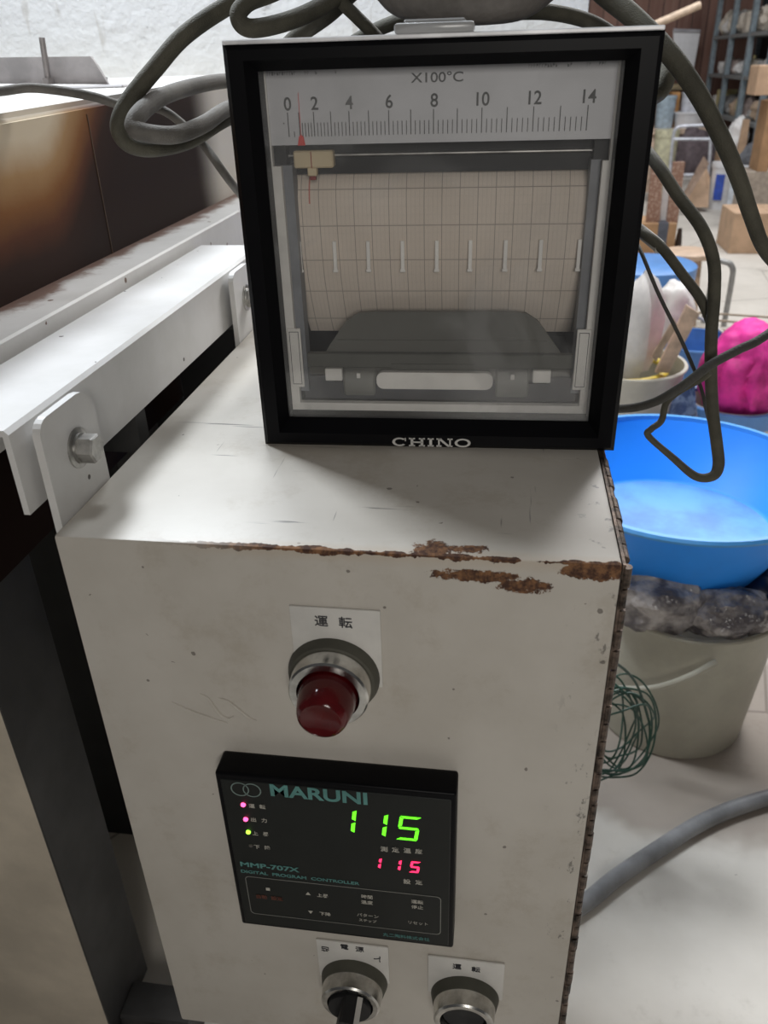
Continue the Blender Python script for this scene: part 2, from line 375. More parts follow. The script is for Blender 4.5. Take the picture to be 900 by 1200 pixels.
m=MB(CO); m.lathe([(.0001,.012),(.0205,.012),(.0208,.026),(.0195,.036),(.0178,.044),(.0165,.0468),(.0140,.0485),(.0125,.0475),(.0001,.0470)],(lx,CYF,lz),'-y',48,False); tag(m.build('lens',RED,lamp,True),'dark red lens')
# program controller
d=.0233; YF=CYF-d
def C(x,y): return aY(x,y,YF)
kx0,kx1,kz1,kz0=-.2027,-.0175,-.4700,-.6560
m=MB(CO); m.box((kx0,YF,kz0),(kx1,CYF-.0002,kz1),.0022,3); ctl=m.build('program_controller',BLACK,cab,True)
m=MB(CO); m.box((kx0+.004,YF-.0007,kz0+.004),(kx1-.004,YF+.0005,kz1-.006),.0005,1); tag(m.build('face_film',plain('smoky_film',(.008,.010,.009),.38,var=.1,Specular_IOR_Level=.3),ctl,True),'smoky black membrane')
Yt=YF-.0010
def CT(name,s,mat,x,y,h,wid=None,align='CENTER',bold=0,rr=0):
    p=aY(x,y,Yt); return text_mesh(name,s,mat,ctl,p-CO,h,rot=(PI/2,rr,0),wid=wid,align=align,bold=bold,ext=.0001)
def ring(mb,c,r,w,n=40,sx=1.0,dy=.0002):
    o=[Vector((c.x+r*sx*math.cos(2*PI*i/n),Yt+.0002,c.z+r*math.sin(2*PI*i/n))) for i in range(n)]
    i_=[Vector((c.x+(r*sx-w)*math.cos(2*PI*i/n),Yt+.0002,c.z+(r-w)*math.sin(2*PI*i/n))) for i in range(n)]
    mb.ring_prism(o,i_,(0,-dy,0))
m=MB(CO); a=aY(281,925,Yt); ring(m,a,.0073,.0009); ring(m,a+Vector((.0096,0,0)),.0073,.0009); tag(m.build('ring_emblem',plain('grey_green_print',(.20,.27,.25),.6),ctl),'two overlapping ring emblem')
def W(x0,x1,y): return (aY(x1,y,Yt)-aY(x0,y,Yt)).x
CT('brand_lettering','MARUNI',TEAL,373,931,.0125,W(317,430,931),bold=.0005)
G=emit('green_segments',(.13,1,.012),1.7); RD=emit('red_segments',(1,.02,.10),2.6); PK=emit('pink_led',(1,.07,.22),4.0); GL=emit('green_led',(.35,1,.05),2.6)
SEG={'1':'bc','5':'afgcd'}
def digit(ch,x0,x1,z1,z0,sk,w,mat,name='display_digit'):
    """seven segment digit; x0..x1 width, z1 top, z0 bottom, sk slant"""
    m=MB(CO); zm=(z0+z1)/2; g=w*.16
    def pt(x,z): return (x+sk*(z-z0)/(z1-z0),Yt+.0002,z)
    def hs(z,dz):   # horizontal bar: outer edge z, thickness dz (signed)
        m.prism([pt(x0+g,z),pt(x1-g,z),pt(x1-g-w,z+dz),pt(x0+g+w,z+dz)],(0,-.0003,0))
    def vs(x,za,zb,dx):
        za,zb=max(za,zb)-g,min(za,zb)+g
        m.prism([pt(x,za-w*.2),pt(x,zb+w*.2),pt(x+dx,zb+w*.75),pt(x+dx,za-w*.75)],(0,-.0003,0))
    for s in SEG[ch]:
        if s=='a': hs(z1,-w*.8)
        if s=='d': hs(z0,w*.8)
        if s=='g': m.prism([pt(x0+g+w*.4,zm+w*.42),pt(x1-g-w*.4,zm+w*.42),pt(x1-g,zm),pt(x1-g-w*.4,zm-w*.42),pt(x0+g+w*.4,zm-w*.42),pt(x0+g,zm)],(0,-.0003,0))
        if s=='f': vs(x0,z1,zm,w)
        if s=='b': vs(x1,z1,zm,-w)
        if s=='c': vs(x1,zm,z0,-w)
    return m.build(name,mat,ctl)
gz1=aY(455,954,Yt).z; gz0=gz1-.0265
for ch,px in(('1',413),('1',449),('5',0)):
    if ch=='1': xx=aY(px,983,Yt).x; digit(ch,xx-.012,xx+.0018,gz1+(.0012 if px==413 else 0),gz0+(.0010 if px==413 else 0),.0030,.0030,G)
    else: xa=aY(464,985,Yt).x; digit(ch,xa,xa+.0165,gz1-.0008,gz0-.0008,.0036,.0028,G)
rz1=aY(446,1005,Yt).z-.0004; rz0=rz1-.0132
for ch,px in(('1',444),('1',467),('5',0)):
    if ch=='1': xx=aY(px,1019,Yt).x; digit(ch,xx-.006,xx+.0012,rz1,rz0,.0017,.0021,RD)
    else: xa=aY(479,1020,Yt).x; digit(ch,xa,xa+.0078,rz1-.0003,rz0-.0003,.0020,.0020,RD)
for (x,y,mt) in((285,943,PK),(288,960,PK),(291,975,GL)):
    p=aY(x,y,Yt); m=MB(CO); m.lathe([(.0001,0),(.0020,0),(.0018,.0012),(.0001,.0017)],(p.x,Yt+.0003,p.z),'-y',16,False); m.build('status_light',mt,ctl,True)
p=aY(294,991,Yt); m=MB(CO); m.lathe([(.0001,0),(.0018,0),(.0016,.0008),(.0001,.001)],(p.x,Yt+.0003,p.z),'-y',16,False); tag(m.build('status_light',plain('unlit_led',(.10,.09,.08),.4),ctl,True),'unlit grey status light')
for (a_,b_,y) in(('運','転',945),('出','力',961),('上','昇',977),('下','降',993)):
    k=(y-945)*.125
    CT('lettering',a_,WHITEINK,295+k,y-.5,.0036,bold=.00006); CT('lettering',b_,WHITEINK,307.5+k,y+.5,.0036,bold=.00006)
for k,ch in enumerate('測定温度'): CT('lettering',ch,WHITEINK,450+k*13.6,995+k*.9,.0044,bold=.0001)
for k,ch in enumerate('設定'): CT('lettering',ch,WHITEINK,477+k*14,1033+k*1.0,.0044,bold=.0001)
CT('model_lettering','MMP-707X',TEAL,316,1016,.0056,W(282,350,1016),bold=.0002)
CT('lettering','DIGITAL  PROGRAM  CONTROLLER',TEAL,351,1028,.0036,W(283,420,1028),bold=.0001)
# key outline
pa=[aY(*q,Yt) for q in((287,1028),(517,1050),(517,1094),(293,1072))]
x0=pa[0].x;x1=pa[1].x;z1=(pa[0].z+pa[1].z)/2;z0=(pa[2].z+pa[3].z)/2
def rrect(x0,x1,z0,z1,r,y,n=6):
    o=[]
    for cxx,czz,a0 in((x1-r,z1-r,0),(x0+r,z1-r,PI/2),(x0+r,z0+r,PI),(x1-r,z0+r,1.5*PI)):
        for k in range(n+1): a=a0+k*PI/2/n; o.append(Vector((cxx+r*math.cos(a),y,czz+r*math.sin(a))))
    return o
m=MB(CO); w=.0006; m.ring_prism(rrect(x0,x1,z0,z1,.004,Yt+.0002),rrect(x0+w,x1-w,z0+w,z1-w,.0036,Yt+.0002),(0,-.0002,0)); m.build('key_outline',plain('grey_print_line',(.22,.22,.20),.6),ctl)
CT('key_symbol','■',WHITEINK,314,1042,.0034); CT('key_symbol','▲',WHITEINK,361,1047,.0034); CT('key_symbol','▼',WHITEINK,364,1069,.0034)
RB=plain('faded_red_print',(.12,.035,.02),.6)
CT('lettering','自動  設定',RB,316,1052,.0038,bold=.0001)
for s,x,y in(('上昇',378,1049.5),('下降',381,1071),('時間',430,1051),('温度',430,1057.5),('運転',489,1057),('停止',489,1063)): CT('lettering',s,WHITEINK,x,y,.0036,bold=.00005)
for s,x,y,h in(('パターン',431,1073,.0034),('ステップ',431,1079,.0028),('リセット',490,1082,.0032)): CT('lettering',s,WHITEINK,x,y,h)
CT('lettering','丸二陶料株式会社',TEAL,476,1098,.0036)
# selector switch and push button
def switch_base(x,z,ztop,hw,txts):
    label_plate(x-hw,x+hw,ztop,z,txts)
    m=MB(CO); m.lathe([(.0001,0),(.0315,0),(.0315,.003),(.029,.012),(.027,.0125),(.0001,.0125)],(x,CYF,z),'-y',48,False); b=m.build('switch_collar',GASKET,cab,True); return b
sx_,sz_=-.1105,-.7555
s1=switch_base(sx_,sz_,-.7000,.0335,[('切',-.136,-.7125,.0058,-PI/2),('電',-.1175,-.7055,.0058,0),('源',-.1035,-.7065,.0058,0),('入',-.086,-.7175,.0058,PI/5)])
m=MB(CO); m.lathe([(.0272,.011),(.0285,.012),(.0272,.025),(.0255,.0265),(.0215,.0265),(.0205,.024),(.0205,.012)],(sx_,CYF,sz_),'-y',48,False); tag(m.build('bezel_ring',CHROME,s1,True),'chrome ring')
m=MB(CO); m.lathe([(.0001,.012),(.0200,.012),(.0196,.030),(.0001,.030)],(sx_,CYF,sz_),'-y',40,False)
an=R(-12); ca,sa=math.cos(an),math.sin(an)
def kn(u,v): return (sx_+u*ca-v*sa, CYF-.028, sz_+u*sa+v*ca)
m.prism([kn(-.0085,-.019),kn(.0085,-.019),kn(.0085,.017),kn(.006,.0195),kn(-.006,.0195),kn(-.0085,.017)],(0,-.024,0)); m.build('selector_knob',BLACKM,s1,True)
m=MB(CO); m.prism([kn(.0042,-.0185),kn(.0090,-.0185),kn(.0090,.0206),kn(.0042,.0206)],(0,-.0250,0)); tag(m.build('pointer_stripe',WHITEP,s1),'white pointer stripe')
bx_,bz_=-.0065,-.7600
s2=switch_base(bx_,bz_,-.7045,.0345,[('運',-.0145,-.7150,.0060,0),('転',.0025,-.7160,.0060,0)])
m=MB(CO); m.lathe([(.0272,.011),(.0285,.012),(.0272,.025),(.0255,.0265),(.0215,.0265),(.0205,.024),(.0205,.012)],(bx_,CYF,bz_),'-y',48,False); tag(m.build('bezel_ring',CHROME,s2,True),'chrome ring')
m=MB(CO); m.lathe([(.0001,.012),(.0195,.012),(.0195,.020),(.018,.0215),(.0001,.0205)],(bx_,CYF,bz_),'-y',40,False); m.build('push_button',BLACKM,s2,True)

# ================================================================= CHART RECORDER
RO=Vector((-.19359,.59871,CZT)); ryaw=R(1.918)
rec=thing('chart_recorder',RO,'square black-framed strip chart recorder with glass front, on top of the control cabinet','chart recorder',rz=ryaw)
def L(): return MB((0,0,0))
W0=.288; HT=.2925
def rect(x0,x1,z0,z1,y): return [(x0,y,z0),(x1,y,z0),(x1,y,z1),(x0,y,z1)]
# bezel: rounded outer frame with chamfered inner lip
m=L()
secs=[(0.0035,0.0),(0.0,.0035),(0.0,.042),(.010,.042)]
outer=[rect(a,W0-a,a,HT-a,y) for a,y in secs]
inn=[rect(.014,W0-.014,.012,HT-.010,0.0),rect(.0205,W0-.0215,.0215,HT-.0165,.012),rect(.0205,W0-.0215,.0215,HT-.0165,.040)]
loops=[outer[3],outer[2],outer[1],outer[0],inn[0],inn[1],inn[2]]
vr=[m.verts(l) for l in loops]
for A,B in zip(vr,vr[1:]):
    for i in range(4): j=(i+1)%4; m.b.faces.new((A[i],A[j],B[j],B[i]))
for i in range(4): j=(i+1)%4; m.b.faces.new((vr[-1][i],vr[-1][j],vr[0][j],vr[0][i]))
m.build('bezel',BLACK,rec)
m=L(); m.box((.0006,.0008,HT-.0004),(W0-.0006,.040,HT+.0024),.0006,1); tag(m.build('lip_highlight',plain('lip_highlight_white',(.80,.80,.82),.35,.1),rec),'pale strip painted as the top lip highlight')  # pale strip stands in for the highlight along the bezel's top lip
# case behind: open fronted tub
m=L(); c0,c1,d0,d1=.011,W0-.011,.002,HT-.004
for lo,hi in(((c0,.042,d0),(c0+.003,.30,d1)),((c1-.003,.042,d0),(c1,.30,d1)),((c0,.042,d0),(c1,.30,d0+.003)),((c0,.042,d1-.003),(c1,.30,d1)),((c0,.297,d0),(c1,.30,d1))): m.box(lo,hi)
m.build('case',plain('black_case',(.02,.02,.021),.5),rec)
m=L(); m.box((.019,.0125,.019),(W0-.020,.0145,HT-.014)); m.build('window_glass',GLASS,rec)
# latch on the top, clear grey
m=L(); m.box((.116,-.001,HT+.0022),(.168,.028,HT+.0085),.002,2); m.box((.122,.003,HT+.0085),(.162,.024,HT+.0105),.001,1); m.build('latch',translucent('clear_grey_plastic',(.42,.42,.42),.8,.2),rec,True)
# pale inner frame
m=L(); y0,y1=.028,.034
oF=[(.0185,y0,.0195),(W0-.0195,y0,.0195),(W0-.0195,y0,.227),(W0-.0195,y0,HT-.014),(.0185,y0,HT-.014),(.0185,y0,.227)]
def fr(pts): m.prism(pts,(0,.006,0))
fr(rect(.0185,.0275,.0195,.214,y0)); fr(rect(.0185,.0215,.214,HT-.014,y0)); fr(rect(W0-.0275,W0-.0195,.0195,.214,y0)); fr(rect(W0-.0232,W0-.0195,.214,HT-.014,y0)); fr(rect(.0275,W0-.0275,.0195,.0280,y0))
m.build('inner_frame',FRAMEG,rec)
for lo,hi in(((.0185,.0345,.036),(.0345,.050,.214)),((W0-.0345,.0365,.036),(W0-.0275,.050,.214))):
    m=L(); m.box(lo,hi); m.build('side_rail',plain('blue_grey_plastic',(.22,.23,.25),.5),rec)
for xa,xb in((.0215,.0325),(W0-.0345,W0-.0235)):
    m=L(); m.box((xa,.0262,.0425),(xb,.0282,.0925),.0005,1); tb=m.build('frame_tab',FRAMEG,rec)
    m=L(); w=.0005; e=.0016
    m.ring_prism([Vector(p) for p in rect(xa+e,xb-e,.0425+e*1.6,.0925-e*1.6,.0263)],[Vector(p) for p in rect(xa+e+w,xb-e-w,.0425+e*1.6+w,.0925-e*1.6-w,.0263)],(0,-.0003,0)); m.build('tab_groove',GREYINK,tb)
# scale plate
m=L(); m.box((.0190,.0300,.2280),(.2665,.0318,HT-.012)); m.box((.0190,.0296,.2280),(.2665,.0302,.2296)); sp=m.build('scale_plate',plain('scale_white',(.62,.62,.64),.45,var=.04),rec)
maj={0:.0351,1:.0432,2:.0540,3:.0664,4:.0797,5:.0938,6:.1083,7:.1240,8:.1402,9:.1570,10:.1742,11:.1918,12:.2101,13:.2285,14:.2472}
m=L(); ys=.0300
def tick(x,za,zb,w): m.box((x-w/2,ys-.0003,za),(x+w/2,ys,zb))
for k,x in maj.items():
    tick(x,.2335,.2495,.00065)
    if k<14:
        nn=5 if k>=1 else 2
        for q in range(1,nn): tick(x+(maj[k+1]-x)*q/nn,.2335,.2425 if k else .2370,.00055)
m.build('graduation_marks',GREYINK,sp)
for k,x in maj.items():
    if k%2==0: text_mesh('numeral',str(k),GREYINK,sp,(x+(.0012 if k==2 else .0005),.0299,.2550),.0086,sx=.95,ext=.0001,bold=.00018)
text_mesh('numeral','X100°C',GREYINK,sp,(.1425,.0299,.2693),.0062,ext=.0001,wid=.0365,bold=.0001)
rs=random.Random(3)      # worn, illegible small print along the upper edge
for grp in(((.0225,.0430),(.0495,.0530),(.0570,.0582),(.0712,.0725)),((.2050,.2250),(.2310,.2350),(.2440,.2475),(.2520,.2580))):
    m=L()
    for x0_,x1_ in grp:
        x=x0_
        while x<x1_-.0008:
            w_=rs.uniform(.0009,.0014); zz=.2742
            m.box((x,.0297,zz-.0011),(x+.0003,.0300,zz+.0011))
            m.box((x,.0297,zz+rs.choice([-.0011,0,.0008])),(x+w_,.0300,zz+rs.choice([.0011,.0003])+.0001)) ; x+=w_+.0006
    m.build('small_print',plain('faded_grey_ink',(.30,.30,.30),.7),sp)
text_mesh('numeral','▾',GREYINK,sp,(.0318,.0299,.2423),.003,ext=.0001)
# black pen slot, rail
m=L(); m.box((.0190,.050,.206),(.2665,.054,.232)); m.box((.019,.038,.2125),(.0300,.05,.228)); m.box((.255,.038,.2125),(.2665,.05,.228)); m.build('pen_slot',BLACKM,rec)
m=L(); m.rod((.020,.046,.2195),(.265,.046,.2195),.0012,10); m.build('pen_rail',STEEL,rec,True)
m=L(); m.box((.0355,.036,.2115),(.0655,.046,.2235),.001,1); m.box((.0455,.036,.2060),(.0525,.043,.2117),.0006,1); pc=tag(m.build('pen_carriage',plain('cream_plastic',(.68,.56,.36),.5,var=.06),rec),'cream pen carriage')
m=L(); m.box((.0487,.0356,.2117),(.0493,.0360,.2230)); m.box((.047,.0385,.2030),(.051,.0425,.2062)); m.build('pen_tip',plain('dark_red_ink',(.30,.03,.03),.5),pc)
m=L(); m.prism([(.0412,.0285,.2278),(.0468,.0285,.2278),(.0458,.0285,.2335),(.0440,.0285,.2350),(.0424,.0285,.2335)],(0,.001,0)); m.box((.04385,.0290,.2335),(.04415,.0294,.262)); tag(m.build('pointer',plain('red_pointer',(.75,.05,.04),.4,var=.05),rec),'red needle over the scale')
# chart paper: over the roller then down
m=L(); prof=[]
for k in range(13):
    a=PI/2*k/12; prof.append((.075-.029*math.sin(a),.183+.029*math.cos(a)))
prof+=[(.0462,.165),(.0472,.148),(.0510,.128),(.0590,.108),(.0700,.088),(.080,.075)]
va=[m.verts([(.0300,y,z),(.2580,y,z)]) for y,z in prof]; vb=[m.verts([(.0300,y+.0006,z-.0003),(.2580,y+.0006,z-.0003)]) for y,z in prof]
for i in range(len(prof)-1):
    m.b.faces.new((va[i][0],va[i][1],va[i+1][1],va[i+1][0])); m.b.faces.new((vb[i][1],vb[i][0],vb[i+1][0],vb[i+1][1]))
m.build('chart_paper',PAPER,rec,True)
GUIDE=plain('clear_guide',(.93,.91,.87),.3,var=.05)
for x in(.0334,.0616,.0883,.1154,.1423,.1683,.1954,.2222,.2514):
    m=L(); m.box((x-.0015,.0425,.1345),(x+.0015,.0437,.1575),.0004,1); m.box((x-.0021,.0420,.1335),(x+.0021,.0437,.1358),.0004,1); m.build('paper_guide',GUIDE,rec)
# paper tray with sloping shoulders, base, grip
m=L(); m.prism([(.0300,.0440,.030),(.0300,.0440,.060),(.046,.0440,.0625),(.052,.0440,.072),(.068,.0440,.094),(.078,.0440,.1005),(.095,.0440,.1018),(.200,.0440,.1018),(.214,.0440,.1005),(.224,.0440,.094),(.240,.0440,.073),(.247,.0440,.0635),(.2580,.0440,.0610),(.2580,.0440,.030)],(0,.004,0))
m.box((.095,.0425,.0998),(.205,.0442,.1015)); m.box((.060,.0428,.0770),(.232,.0441,.0782)); m.build('paper_tray',translucent('smoky_olive_plastic',(.15,.147,.128),.86,.4),rec)
m=L(); m.box((.0300,.0375,.0560),(.2580,.0445,.0680),.0008,1); m.box((.105,.0362,.056),(.175,.038,.0600)); m.build('tray_lip',DARKOL,rec)
m=L(); m.box((.0300,.0385,.0280),(.0560,.046,.0480)); m.box((.0560,.0385,.0280),(.2340,.046,.0430)); m.box((.2340,.0385,.0280),(.2580,.046,.0480)); m.build('tray_base',plain('blue_black_plastic',(.035,.036,.045),.45),rec)
m=L(); m.prism(rrect(.0925,.1895,.0385,.0530,.0060,.0350),(0,.006,0)); tag(m.build('grip_bar',FRAMEG,rec,True),'pale rounded grip bar')
for xa in(.0490,.2220):
    m=L(); m.box((xa,.0350,.0450),(xa+.0145,.041,.0555),.0006,1); m.build('tray_clip',FRAMEG,rec)
for xc in(.0775,.2055):
    m=L(); m.lathe([(.0001,-.0135),(.0150,-.0135),(.0162,-.012),(.0162,.012),(.0150,.0135),(.0001,.0135)],(xc,.0520,.0400),'x',40,False); m.build('thumb_wheel',plain('grey_wheel',(.20,.20,.18),.5),rec,True)
    m=L(); m.box((xc-.0015,.0340,.0480),(xc+.0015,.0360,.0520)); m.build('wheel_mark',FRAMEG,rec)
# nameplate letters: wide slab serif
def slab(ch,x,z,w,h,m):
    t=.0022; s=.0011; yy=-.0008
    def q(x0,z0,x1,z1): m.box((x+x0,yy,z+z0),(x+x1,.0002,z+z1))
    if ch in'HIN':
        cols={'H':[.0018,w-.0018-t],'I':[w/2-t/2],'N':[.0018,w-.0018-s*1.2]}[ch]
        for c in cols:
            tt=t if ch!='N' else s*1.2
            q(c,0,c+tt,h); q(c-.0014,0,c+tt+.0014,s); q(c-.0014,h-s,c+tt+.0014,h)
        if ch=='H': q(.002,h/2-s/2,w-.002,h/2+s/2)
        if ch=='N': m.prism([(x+.0012,yy,z+h),(x+.0012+t*1.2,yy,z+h),(x+w-.0018,yy,z),(x+w-.0018-t*1.1,yy,z)],(0,.001,0))
    else:
        n=28; a0,a1=(R(42),R(318)) if ch=='C' else (0,2*PI)
        for k in range(n):
            p=[]
            for a in(a0+(a1-a0)*k/n,a0+(a1-a0)*(k+1)/n):
                p.append((x+w/2+w/2*math.cos(a),yy,z+h/2+h/2*math.sin(a))); p.append((x+w/2+(w/2-t)*math.cos(a),yy,z+h/2+(h/2-s)*math.sin(a)))
            m.prism([p[0],p[2],p[3],p[1]],(0,.001,0))
        if ch=='C': q(w*.86,h*.60,w*.94,h*.98)
x=.1085
for ch,w in zip('CHINO',(.0120,.0140,.0060,.0140,.0130)):
    m=L(); slab(ch,x,.0022,w,.0074,m); m.build('maker_lettering',SILVERINK,rec); x+=w+.0013

# ================================================================= KILN, FRAME
KO=Vector((-.46,.56,-.186))
kiln=thing('electric_kiln',Vector((-.46,.56,-.42)),'kiln body with heat-scorched brown steel side and white top, at the left edge','kiln')
KL=KO-Vector((-.46,.56,-.42))
def kbuild(m,name,mat,**k):
    o=m.build(name,mat,kiln,**k); o.location=KL; return o
m=MB(KO)
A=[(-.46,.45,-.42),(-.46,1.53,-.42),(-1.5,1.53,-.42),(-1.5,.45,-.42)]
B=[(-.46,.45,-.040),(-.46,1.53,-.010),(-1.5,1.53,-.010),(-1.5,.45,-.040)]
va=m.verts(A);vb=m.verts(B); m.b.faces.new(va[::-1]);m.b.faces.new(vb)
for i in range(4): j=(i+1)%4; m.b.faces.new((va[i],va[j],vb[j],vb[i]))
bmesh.ops.bevel(m.b,geom=[e for e in m.b.edges if all(v.co.z>.1 for v in e.verts)],offset=.008,segments=3,affect='EDGES')
kbuild(m,'shell',KILN,smooth=True)
m=MB(KO); m.box((-.4605,.9255,-.19),(-.4592,.9265,-.040)); kbuild(m,'plate_seam',plain('seam_dark',(.085,.05,.03),.7))
# upright lug plate with threaded rod on the lid
LP=plain('grey_lug_paint',(.50,.47,.47),.5)
yl=1.20
a=[aY(*q,yl) for q in((-60,98),(-60,68),(106,66),(113,76),(127,99))]
m=MB(KO); m.prism(a,(0,.006,0)); zt=a[-1].z
m.box((a[0].x,yl-.02,a[-1].z-.0065),(a[-1].x+.03,yl+.05,a[-1].z-.0005),.002,1); kbuild(m,'lug_plate',LP)
m=MB(KO); p=aY(49,44,yl-.012); q=aY(57,98,yl-.012); m.rod(p,q,.0040,12); m.lathe([(.008,0),(.008,.008)],q+Vector((0,0,-.001)),'z',6); kbuild(m,'threaded_rod',plain('rusty_rod',(.30,.27,.26),.5,.5),smooth=True)
m=MB(KO); p=aY(120,96,1.25); m.lathe([(.009,0),(.009,.006),(.004,.007),(.004,.010)],p,'z',6); kbuild(m,'nut',STEEL)
# frame beams (angle channels) carrying the cabinet
fo=Vector((-.40,.44,-1.4))
frame=thing('kiln_stand',fo,'white painted steel beam stand between the kiln and the control cabinet','stand')
zB=-.2005
m=MB(fo); prof=[(-.3125,zB-.003),(-.3155,zB),(-.392,zB),(-.395,zB-.003),(-.395,zB-.062),(-.3905,zB-.062),(-.3905,zB-.0045),(-.317,zB-.0045),(-.317,zB-.062),(-.3125,zB-.062)]
m.prism([(x,.439,z) for x,z in prof],(0,.60,0)); m.build('front_beam',BEAM,frame)
zA=-.188
m=MB(Vector((-.40,.44,-1.4))); prof=[(-.400,zA-.002),(-.402,zA),(-.4603,zA),(-.4603,zA-.005),(-.405,zA-.005),(-.405,zA-.07),(-.400,zA-.07)]
m.prism([(x,.38,z) for x,z in prof],(0,1.15,0)); m.build('kiln_beam',BEAMA,frame)
# lower kiln housing: beige front, dark side
p=aX(52,1020,-.56); 
yf=p.y
SHADEST=plain('shade_dark_steel',(.038,.037,.036),.6,var=.3,scale=6)  # near-black tone puts the shade on the housing side into its colour
def lower(m,name,mat):
    o=m.build(name,mat,kiln); o.location=fo-kiln.location; return o
m=MB(fo); m.box((-1.4,yf+.02,-1.36),(-.56,yf+.06,-.42)); lower(m,'front_panel',plain('beige_panel_paint',(.60,.53,.43),.5,var=.12,scale=6))
YEND=.762
m=MB(fo); m.box((-.562,yf+.0199,-1.36),(-.559,YEND,-.421)); lower(m,'side_panel',SHADEST)
for lo,hi in(((-.55,1.00,-1.4),(-.50,1.05,-.43)),((-1.3,1.00,-1.4),(-1.25,1.05,-.43)),((-.62,yf+.08,-1.4),(-.57,yf+.13,-1.36))):
    m=MB(fo); m.box(lo,hi); lower(m,'leg',SHADEST)
m=MB(fo); m.box((-.56,.66,-1.395),(-.44,.72,-1.32),.004,1); m.box((-.52,.60,-1.4),(-.28,.66,-1.34),.004,1); lower(m,'foot_rail',SHADEST)
for yy in(.62,1.0):
    m=MB(fo); m.box((-.455,yy,-.30),(-.315,yy+.02,-.262)); m.build('cross_bar',SHADEST,frame)
m=MB(fo); m.box((-.95,1.055,-1.4),(-.29,1.08,-.425)); m.box((-.455,1.055,-.425),(-.29,1.08,-.262)); lower(m,'gap_shade_panel',BLACKM)  # black sheet added so the gap beside the cabinet reads as shade

# ================================================================= ROOM
def struct(name,lo,hi,mat,org=None):
    m=MB(org or (0,0,-1.4)); m.box(lo,hi); o=m.build(name,mat); o['kind']='structure'; return o
struct('floor',(-4,-2.5,-1.5),(4.5,14,-1.4),FLOOR)
struct('wall_back',(-4,2.5,-1.4),(.185,2.62,1.6),WALL)
struct('wall_far',(-.5,12.2,-1.4),(4.2,12.3,1.9),PLANK)
struct('wall_right',(3.3,2.5,-1.4),(3.4,12.3,1.9),plain('dim_plaster',(.25,.22,.20),.8))
struct('trim_1',(-4,2.38,-.075),(.185,2.5,-.018),plain('beige_ledge_paint',(.42,.38,.31),.6))

# ================================================================= CABLES
def cable(name,label,pts,r,mat,group=None,cat='cable',n=12,extra=None):
    P=[aY(*p) for p in pts]
    lo=min(P,key=lambda v:v.z)
    m=MB(Vector(lo)-Vector((0,0,r if not callable(r) else .008)))
    m.tube(P,r,n,step=8); 
    o=m.build(name,mat,None,True); return tag(o,label,cat,group)
GC='braided cables draped over the recorder'
cable('braided_cable','thick olive braided cable forming the tallest loop left of the recorder',[(420,-40,.86),(340,-30,.84),(275,2,.80),(218,40,.77),(182,80,.75),(150,120,.735),(139,148,.73),(150,168,.735),(178,174,.745),(220,165,.77),(262,140,.80),(310,120,.93)],.0074,CABLE)
cable('braided_cable','grey-olive cable bent in a small horizontal loop just left of the recorder frame',[(320,92,.97),(262,95,.86),(220,103,.80),(185,116,.75),(163,134,.72),(157,149,.71),(172,156,.71),(205,158,.72),(238,146,.75),(266,128,.80),(310,110,.94)],lambda f:.0062+.0014*abs(math.sin(PI*f)),CABLE2)
cable('braided_cable','thin grey cable crossing above the scorched kiln side from the left edge',[(-60,112,.74),(0,107,.78),(35,103,.80),(75,107,.81),(112,114,.82),(145,124,.83),(185,127,.83),(212,144,.83),(240,172,.83),(270,213,.83),(300,250,.945)],.0042,CABLE2)
cable('braided_cable','olive cable with a tight hairpin loop above the top left corner of the recorder',[(380,-50,.84),(330,-14,.80),(292,2,.77),(279,19,.76),(292,33,.76),(330,27,.77),(372,10,.80),(420,-20,.84)],.0072,CABLE)
cable('braided_cable','olive cable rising diagonally from behind the recorder top, right of the hairpin loop',[(330,60,.93),(352,40,.89),(385,16,.86),(415,-12,.85),(450,-40,.85)],.0078,CABLE)
cable('braided_cable','dark cable slanting down to the right above the recorder top, left of the clear latch',[(370,-45,.82),(397,-2,.82),(418,20,.82),(440,42,.83),(455,60,.92)],.0055,CABLE)
cable('braided_cable','dark cable arching low along the recorder top behind the clear latch',[(410,52,.93),(435,38,.90),(470,24,.86),(520,16,.84),(580,15,.84),(640,14,.85),(690,25,.88),(725,45,.93)],.0065,CABLE)
cable('braided_hose','fat scaly grey-brown braided hose curving over the top middle of the recorder',[(430,-60,.74),(455,-20,.70),(478,-2,.685),(520,4,.68),(570,4,.68),(612,-3,.69),(650,-30,.72)],.0135,SCALY)
cable('braided_cable','thickest dark olive cable falling from the top right recorder corner to the photo edge',[(640,-80,.86),(700,-15,.84),(742,20,.82),(782,60,.80),(815,105,.79),(842,155,.785),(864,205,.78),(880,252,.78),(896,292,.785),(925,325,.80)],lambda f:.0095-.0035*f,CABLE)
cable('braided_cable','short dark cable bend peeking past the upper right edge of the recorder',[(740,40,.95),(766,52,.90),(781,75,.88),(780,95,.87),(770,110,.88),(745,125,.95)],.0080,CABLE)
cable('braided_cable','olive cable sagging in front of the blue basin and ending in a sharp bend',[(735,150,.95),(768,190,.86),(795,230,.83),(822,267,.81),(836,305,.80),(837,345,.79),(834,385,.785),(833,430,.78),(835,480,.775),(840,520,.77),(842,545,.765),(835,558,.76),(815,558,.76),(788,536,.76),(760,511,.76),(763,503,.76),(775,493,.765),(781,472,.77),(797,458,.772),(822,444,.768),(832,436,.765)],lambda f:.0058 if f<.5 else max(.0032,.0058-.0075*(f-.5)*2),CABLE,n=14)
cable('braided_cable','corrugated grey cable sweeping right from the recorder and crossing the pink bag',[(690,475,.93),(728,479,.80),(765,472,.76),(800,452,.75),(832,428,.75),(865,410,.76),(890,398,.77),(930,370,.80)],.0043,DARKC)
